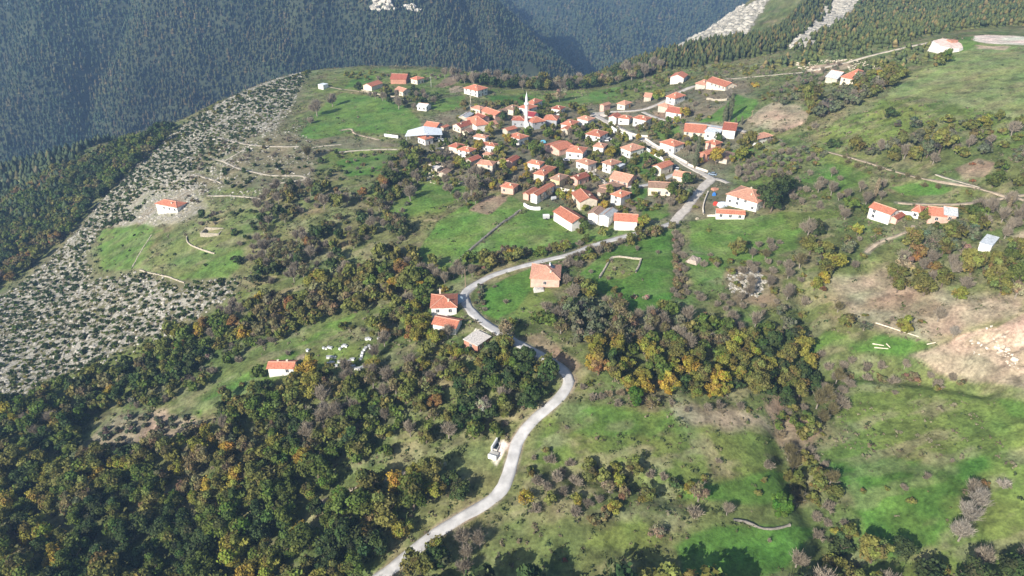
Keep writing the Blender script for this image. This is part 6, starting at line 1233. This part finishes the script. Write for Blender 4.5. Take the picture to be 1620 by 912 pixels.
zone_fill([(1440,210),(1560,185),(1640,200),(1640,250),(1600,262),(1570,235),(1500,205)], 5.2, [(2,'bush',SG,2.5,5),(2,'med',OG,4,6.5),(1,'barebush',GB,3,5)], 'on the upper right slope', 76, keep=.36, clump=(24,.42))
zone_fill([(1180,300),(1400,300),(1400,322),(1330,345),(1250,318),(1200,322)], 5, [(3,'barebush',GB,3,5),(2,'bare',GB,4,6),(1,'bush',OG,3,4)], 'on the slope right of the meadow', 77, keep=.36, clump=(18,.36))

PLA = PL; n = len(PLA)
XY = np.array([[p[3], p[4]] for p in PLA]); ZZ = surf(XY[:, 0], XY[:, 1]); DD = np.array([p[5] for p in PLA])
U, V_, DEP = project(np.column_stack([XY, ZZ+DD*.4]))
APP = DD*F/DEP; VIS = (U > -15) & (U < 1635) & (V_ > -10) & (V_ < 930)
kinds = {}
for i, p in enumerate(PLA): kinds.setdefault(p[0], []).append(i)
print({k: (len(v), int(VIS[v].sum())) for k, v in kinds.items()})
LBL_GROUP = {'broadleaf_tree': 'leafy trees', 'autumn_tree': 'autumn coloured trees', 'bare_tree': 'bare trees', 'shrub': 'shrubs', 'bare_shrub': 'bare shrubs', 'juniper_bush': 'low evergreen bushes', 'thin_leaved_tree': 'thin leaved trees', 'poplar_tree': 'poplars', 'pine_tree': 'pines', 'olive_tree': 'olive trees'}
CATN = {'broadleaf_tree': 'tree', 'autumn_tree': 'tree', 'bare_tree': 'tree', 'shrub': 'shrub', 'bare_shrub': 'shrub', 'juniper_bush': 'bush', 'thin_leaved_tree': 'tree', 'poplar_tree': 'tree', 'pine_tree': 'tree', 'olive_tree': 'tree'}
WORD = {'broadleaf_tree': 'leafy tree', 'autumn_tree': 'autumn tree', 'bare_tree': 'bare tree', 'shrub': 'leafy shrub', 'bare_shrub': 'leafless shrub', 'juniper_bush': 'evergreen bush', 'thin_leaved_tree': 'thinning tree', 'poplar_tree': 'poplar', 'pine_tree': 'pine', 'olive_tree': 'olive tree'}
LAND = [(h[0], h[1], h[4]) for h in HOUSES]
def make_label(i):
    kd, f, c, x_, y_, d, zone, hs = PLA[i]
    size = 'tiny' if d < 1.9 else 'small' if d < 3.4 else 'middling' if d < 5.8 else 'large' if d < 8.4 else 'huge'
    base = size+' '+c+' '+WORD[kd]
    return base, zone
ZS = {Z_LL: 'lower left wood', Z_LB: 'belt below the rocks', Z_SC: 'scrub left of village', Z_HW: 'wood below road bend', Z_RW: 'wood right of road', Z_RT: 'wood below right farm',
 'between the farm and the right picture edge': 'thicket right of farm', 'in the hedge below the upper right lone house': 'upper right hedge', 'on the knoll right of the village': 'knoll right of village',
 'along the track on the right': 'right hand trackside', 'on the upper right slope': 'upper right slope', 'above the upper terrace': 'slope above upper terrace', 'above the ploughed plot': 'slope above ploughed plot',
 'in the upright hedge between the orchard field and the meadow': 'upright orchard hedge', 'in the roadside hedge below the village': 'roadside hedge', 'in the thicket behind the solar roofed house': 'solar house thicket',
 'on the inner side of the road bend': 'inner road bend', 'along the lower gully': 'lower gully', 'in the gully below the landslip': 'landslip gully', 'in the scrub strip below the pale meadow': 'scrub below pale meadow',
 'on the bank right of the road': 'right roadside bank', 'at the bottom edge beside the road': 'bottom roadside', 'at the bottom edge on the right': 'bottom right edge', 'on the falling edge of the rocky slope': 'falling rocky edge',
 'on the rocky crest': 'rocky crest', 'along the far rim behind the village': 'far village rim', 'behind the upper lane': 'bank behind upper lane', 'on the ridge above the hamlet': 'ridge above hamlet',
 'between the ridge hamlet and the large green field': 'ridge hamlet gardens', 'in the village gardens': 'village gardens', 'on the slope just below the left village edge': 'left village slope', 'around the rubble patch': 'rubble patch scrub',
 'on the slope right of the meadow': 'slope right of meadow', 'beside the stone ruin meadow': 'stone ruin meadow', 'among the pale footpaths': 'footpath slope', 'in the terraced olive grove at the left': 'terraced olive grove',
 'on the grassy strip above the lower left wood': 'strip above lower wood', 'on the rocky slope': 'rocky slope', 'on the left meadow': 'left meadow', 'on the lower slopes': 'lower slopes', 'on the open slopes around the village': 'slopes around village'}
stuff = []; MADE = []
for kd, ids in kinds.items():
    ids = sorted(ids, key=lambda i: (-int(VIS[i]), -APP[i])); cap = 296
    for q, i in enumerate(ids):
        kd_, f, c, x_, y_, d, zone, hs = PLA[i]; Rf, Hf, hi, lo, tk = FAM[f]
        s = d/(2*Rf); r_ = random.Random(i)
        if q >= cap or not VIS[i]: stuff.append((i, kd)); continue
        k = r_.randrange(len(hi)); rot = r_.random()*6.28
        t = empty(kd, (x_, y_, float(ZZ[i])-.1), rot); t.scale = (s, s, s*hs)
        tag(t, None, CATN[kd], LBL_GROUP[kd]+', '+ZS.get(zone, 'single ones')); MADE.append((i, t))
        cr = child('crown', hi[k], t); cr.material_slots[0].link = 'OBJECT'; cr.material_slots[0].material = LM[c]
        if tk: child('trunk', tk[k % len(tk)], t)
# labels: look, then place in the row of look-alikes, then the part of the wood
zv = {}
for i, t in MADE: zv.setdefault(PLA[i][6], []).append(V_[i])
cut = {z: (np.quantile(v, .34), np.quantile(v, .67)) for z, v in zv.items()}
groups_ = {}
for i, t in MADE:
    base_, zone = make_label(i)
    if zone in ZS: key = (base_, zone, 'far' if V_[i] < cut[zone][0] else 'middle' if V_[i] < cut[zone][1] else 'near')
    else: key = (base_, zone, '')
    groups_.setdefault(key, []).append((U[i], t))
for (base_, zone, part_), L_ in groups_.items():
    L_.sort(key=lambda q: q[0])
    for k_, (u_, t) in enumerate(L_):
        rk = nth(k_, len(L_)); t['label'] = base_+(', '+rk if rk else '')+((', '+part_+' part of '+ZS[zone]) if zone in ZS else ' '+zone)
# everything smaller or farther as one mass per kind
by = {}
for i, kd in stuff: by.setdefault(kd, []).append(i)
for kd, ids in by.items():
    VV, TT = [], []
    for i in ids:
        kd_, f, c, x_, y_, d, zone, hs = PLA[i]; Rf, Hf, hi, lo, tk = FAM[f]; r_ = random.Random(i); s = d/(2*Rf); a = r_.random()*6.28
        V, T = lo[r_.randrange(len(lo))]; ca, sa = math.cos(a)*s, math.sin(a)*s
        VV.append(np.column_stack([V[:, 0]*ca-V[:, 1]*sa+x_, V[:, 0]*sa+V[:, 1]*ca+y_, V[:, 2]*s*hs+ZZ[i]-.1])); TT.append(T*np.array(LEAF[c])*(.85+.3*r_.random()))
    VV = np.concatenate(VV); TT = np.concatenate(TT); m_ = len(VV)//4
    o = mesh_np(kd+'_mass', VV, [np.arange(m_*4).reshape(m_, 4)], [M_fol], col=TT)
    tag(o, {'juniper_bush': 'hundreds of tiny dark evergreen bushes dotted over the rocky slope'}.get(kd, 'the many smaller '+WORD[kd]+' crowns filling in between the larger ones'), 'vegetation', kind='stuff')
    print('mass', kd, len(ids), m_)
# tufts and dwarf scrub that roughen the wild ground
xa = np.arange(-420, 520, 2.1); ya = np.arange(92, 640, 2.1); A, B = np.meshgrid(xa, ya); A = (A+rng.normal(size=A.shape)*1.1).ravel(); B = (B+rng.normal(size=B.shape)*1.1).ravel()
Zt = surf(A, B); u, v, dp = project(np.column_stack([A, B, Zt])); k = (u > -30) & (u < 1650) & (v > 60) & (v < 925); A, B, Zt = A[k], B[k], Zt[k]
w = wildness(A, B)*np.clip((fbm(A, B, 16, 4, 301)-.36)*4.5, .08, 1); k = rng.random(len(A)) < w; A, B, Zt = A[k], B[k], Zt[k]
k = np.array([not (on_road(a, b, .4) or in_house(a, b, .2)) for a, b in zip(A, B)]); A, B, Zt = A[k], B[k], Zt[k]; n = len(A)
TC = np.array([[.10,.125,.045],[.145,.15,.06],[.17,.14,.085],[.21,.175,.115],[.07,.10,.04],[.24,.215,.135]]); hn = fbm(A, B, 18, 3, 303)
ci = np.clip(((hn-.5)*2.6+.5+rng.normal(size=n)*.25)*6, 0, 5).astype(int); tc = TC[ci]; sz = .34+.95*rng.random(n)**2.2; q = 9
off = rng.normal(size=(n, q, 3))*np.array([.55,.55,.0]); off[..., 2] = rng.random((n, q))*.75; off *= sz[:, None, None]
Pq = np.stack([A, B, Zt], 1)[:, None]+off; Nq = nrm(off+rng.normal(size=off.shape)*.35*sz[:, None, None]+np.array([0,0,.4])*sz[:, None, None])
Vq = quads(Pq.reshape(-1, 3), Nq.reshape(-1, 3), np.repeat(sz*.42, q)*(.6+.7*rng.random(n*q)), rng).reshape(-1, 3)
Tq = np.repeat(np.repeat(tc, q, 0)*(.75+.5*rng.random((n*q, 1))), 4, 0)
o = mesh_np('ground_scrub', Vq, [np.arange(n*q*4).reshape(-1, 4)], [M_fol], col=Tq); tag(o, 'tufts of dry grass and dwarf scrub covering the wild slopes', 'undergrowth', kind='stuff')
print('tufts', n)
# near forest on the right hand hill and over the left edge: one mass of small conifers
def forest_poly(name, poly, sp, label, seed, hh=(6,10), tint=1.0, dens=.95, wid=(.28,.12), excl=None):
    P = poly_world(poly); x0, y0 = P.min(0); x1, y1 = P.max(0); A, B = scatter(x0, x1, y0, y1, sp)
    k = (poly_sd(A, B, P) > 0) & (rng.random(len(A)) < dens)
    for e in (excl or []): k &= poly_sd(A, B, poly_world(e)) < rng.random(len(A))*36-16
    A, B = A[k], B[k]; Z = surf(A, B); n = len(A); Hh = hh[0]+(hh[1]-hh[0])*rng.random(n)
    k2 = ~np.array([too_close(a, b, .5) or on_road(a, b, 1.5) or in_house(a, b, 1) for a, b in zip(A, B)], bool)
    A, B, Z, Hh = A[k2], B[k2], Z[k2], Hh[k2]; n = len(A)
    print(name, n); return conifers(name, A, B, Z-.5, Hh, Hh*(wid[0]+wid[1]*rng.random(n)), pick(n)*tint*np.array([1.12,1,.78]), label)
RX1 = [(1078,54),(1120,18),(1180,-15),(1230,-20),(1180,12),(1130,36)]; RX2 = [(1250,76),(1270,52),(1300,16),(1330,-25),(1420,-30),(1350,10),(1310,45),(1280,74)]
forest_poly('conifer_forest', [(905,128),(960,112),(1000,88),(1080,44),(1170,0),(1230,-60),(1330,-60),(1320,10),(1280,50),(1240,82),(1150,100),(1060,112),(980,125)], 4.2, 'green conifer forest on the slope behind the upper lane', 70, (5,8), 1.2, excl=[RX1, RX2])
forest_poly('conifer_forest', [(1250,82),(1330,30),(1400,-50),(1700,-50),(1700,44),(1600,42),(1500,52),(1420,70),(1340,84)], 4.4, 'olive green scrub forest on the hill above the pale track', 71, (3,6), 1.45, .85, (.42,.15), excl=[RX2])
forest_poly('conifer_forest', [(1190,112),(1250,88),(1340,84),(1420,74),(1440,80),(1360,92),(1300,100),(1230,112)], 5.0, 'olive green scrub just below the pale track', 72, (3.5,6), 1.8, .6, (.42,.15))
forest_poly('conifer_forest', [(1330,118),(1400,92),(1480,72),(1490,90),(1440,112),(1400,110),(1360,125)], 4.6, 'grey green scrub between the pale track and the bright meadow', 73, (3,5), 1.9, .6, (.45,.15))
# woods falling away beyond the left edge
e0 = np.array([[-330.,520.],[-640,330.]])
A, B = scatter(-700, 60, 330, 900, 6.5); Z = surf(A, B); u, v, dp = project(np.column_stack([A, B, Z+4])); k = (u > -60) & (u < 900) & (v > 90) & (v < 345) & (Z < -55)
A, B, Z = A[k], B[k], Z[k]; n = len(A); Hh = 6+4*rng.random(n)
conifers('conifer_forest', A, B, Z-.5, Hh, Hh*(.34+.12*rng.random(n)), pick(n)*1.2, 'dark wood falling away into the valley beyond the rocky edge')
# ---------------------------------------------------------------- loose rocks on the limestone slope and landslip
def rubble(name, poly, count, smin, smax, label, m_, seed, clump=None):
    P = poly_world(poly); r = np.random.default_rng(seed); x0, y0 = P.min(0); x1, y1 = P.max(0)
    A = x0+(x1-x0)*r.random(count*4); B = y0+(y1-y0)*r.random(count*4); k = poly_sd(A, B, P) > 0
    if clump: k &= fbm(A, B, clump[0], 3, seed) > clump[1]
    A, B = A[k][:count], B[k][:count]; n = len(A); Z = surf(A, B); s = smin+(smax-smin)*r.random(n)**2.5
    base = np.array([(-1,-.8,-.5),(1,-.9,-.5),(.9,1,-.5),(-.9,.9,-.5),(-.6,-.5,.5),(.6,-.6,.42),(.5,.6,.55),(-.6,.5,.38)]); fq = np.array([(4,5,6,7),(0,1,5,4),(1,2,6,5),(2,3,7,6),(3,0,4,7)])
    a = r.random(n)*6.28; ca, sa = np.cos(a), np.sin(a); el = .6+.9*r.random(n)
    V = base[None]*(.75+.5*r.random((n, 8, 3))); X = V[..., 0]*el[:, None]; Y = V[..., 1]
    V = np.stack([(X*ca[:, None]-Y*sa[:, None])*s[:, None]+A[:, None], (X*sa[:, None]+Y*ca[:, None])*s[:, None]+B[:, None], V[..., 2]*s[:, None]*.8+Z[:, None]], 2)
    T = np.repeat((.75+.5*r.random((n, 1)))*np.ones((n, 3)), 8, 0)
    o = mesh_np(name, V.reshape(-1, 3), [(fq[None]+(np.arange(n)*8)[:, None, None]).reshape(-1, 4)], [m_], col=T); return tag(o, label, 'rocks', kind='stuff')
M_lime = mat('limestone', (.40,.375,.32), attr='tint', scale=1.2, var=.2); M_sandr = mat('sandstone', (.66,.56,.44), attr='tint', scale=1.2, var=.2)
RK = [(500,106),(430,128),(350,162),(300,192),(255,226),(205,270),(160,318),(95,392),(25,452),(-60,505),(-60,655),(0,638),(110,604),(180,577),(240,554),(300,514),(335,491),(385,468),(375,438),(290,447),(220,430),(150,442),(140,402),(165,358),(215,356),(290,350),(330,300),(400,240),(460,180)]
rubble('limestone_rubble', RK, 5500, .25, .95, 'countless pale limestone blocks strewn over the rocky left slope', M_lime, 80)
rubble('limestone_rubble', [(300,210),(480,200),(500,240),(490,290),(330,330),(280,300)], 900, .25, .8, 'scattered pale stones between the footpaths above the lone white house', M_lime, 81, (8,.5))
for q, P_ in enumerate((RX1, RX2)): rubble('limestone_rubble', P_, 4200, 1.0, 4.2, ['pale limestone outcrop on the forested ridge behind the village', 'pale rocky strip running down the hill above the pale track'][q], M_lime, 82+q)
rubble('landslip_rubble', [(1572,535),(1590,535),(1604,560),(1616,585),(1600,585),(1578,560)], 45, .25, 1.0, 'pale broken blocks strewn on the sandy landslip', M_sandr, 84)
rubble('stone_heap', [(1150,432),(1195,425),(1215,445),(1200,470),(1155,462)], 500, .25, .8, 'grey rubble of a collapsed building in the scrub', M_lime, 85)
rubble('stone_heap', [(672,262),(700,255),(715,275),(700,292),(655,285)], 260, .25, .8, 'pale rubble of ruined sheds at the left village edge', M_sandr, 86)
rubble('stone_heap', [(1255,100),(1330,92),(1400,100),(1390,122),(1340,112),(1270,112)], 260, .3, .9, 'pale stones along the upper right track', M_sandr, 87, (10,.5))
# a few big single boulders on the landslip
for q, (u_, v_, s_, w_) in enumerate([(1559,551,1.9,'largest cream boulder in the middle of the landslip'),(1541,560,1.0,'smaller cream boulder left below the largest on the landslip'),(1571,519,1.3,'pale boulder on the upper rim of the landslip'),(1540,543,1.4,'flat pale boulder at the upper crack of the landslip'),(1602,577,1.1,'pale boulder near the right end of the landslip')]):
    rock_mass('boulder', [(u_, v_)], w_, 'boulder', s_, M_sandr if False else M_rock, n=3, seed=90+q)
# ---------------------------------------------------------------- air
hz_ = bpy.data.materials.new('haze_air'); hz_.use_nodes = True; n = hz_.node_tree; n.nodes.clear()
out = n.nodes.new('ShaderNodeOutputMaterial'); pv = n.nodes.new('ShaderNodeVolumePrincipled')
pv.inputs['Color'].default_value = (.36,.60,1,1); pv.inputs['Density'].default_value = HAZE; pv.inputs['Anisotropy'].default_value = .1
n.links.new(pv.outputs[0], out.inputs['Volume'])
m = MB(); m.box(-6100,6100,-6100,6100,-332,190); o = m.build('haze', hz_); tag(o, 'thin bluish haze filling the valley air', 'haze', kind='stuff')
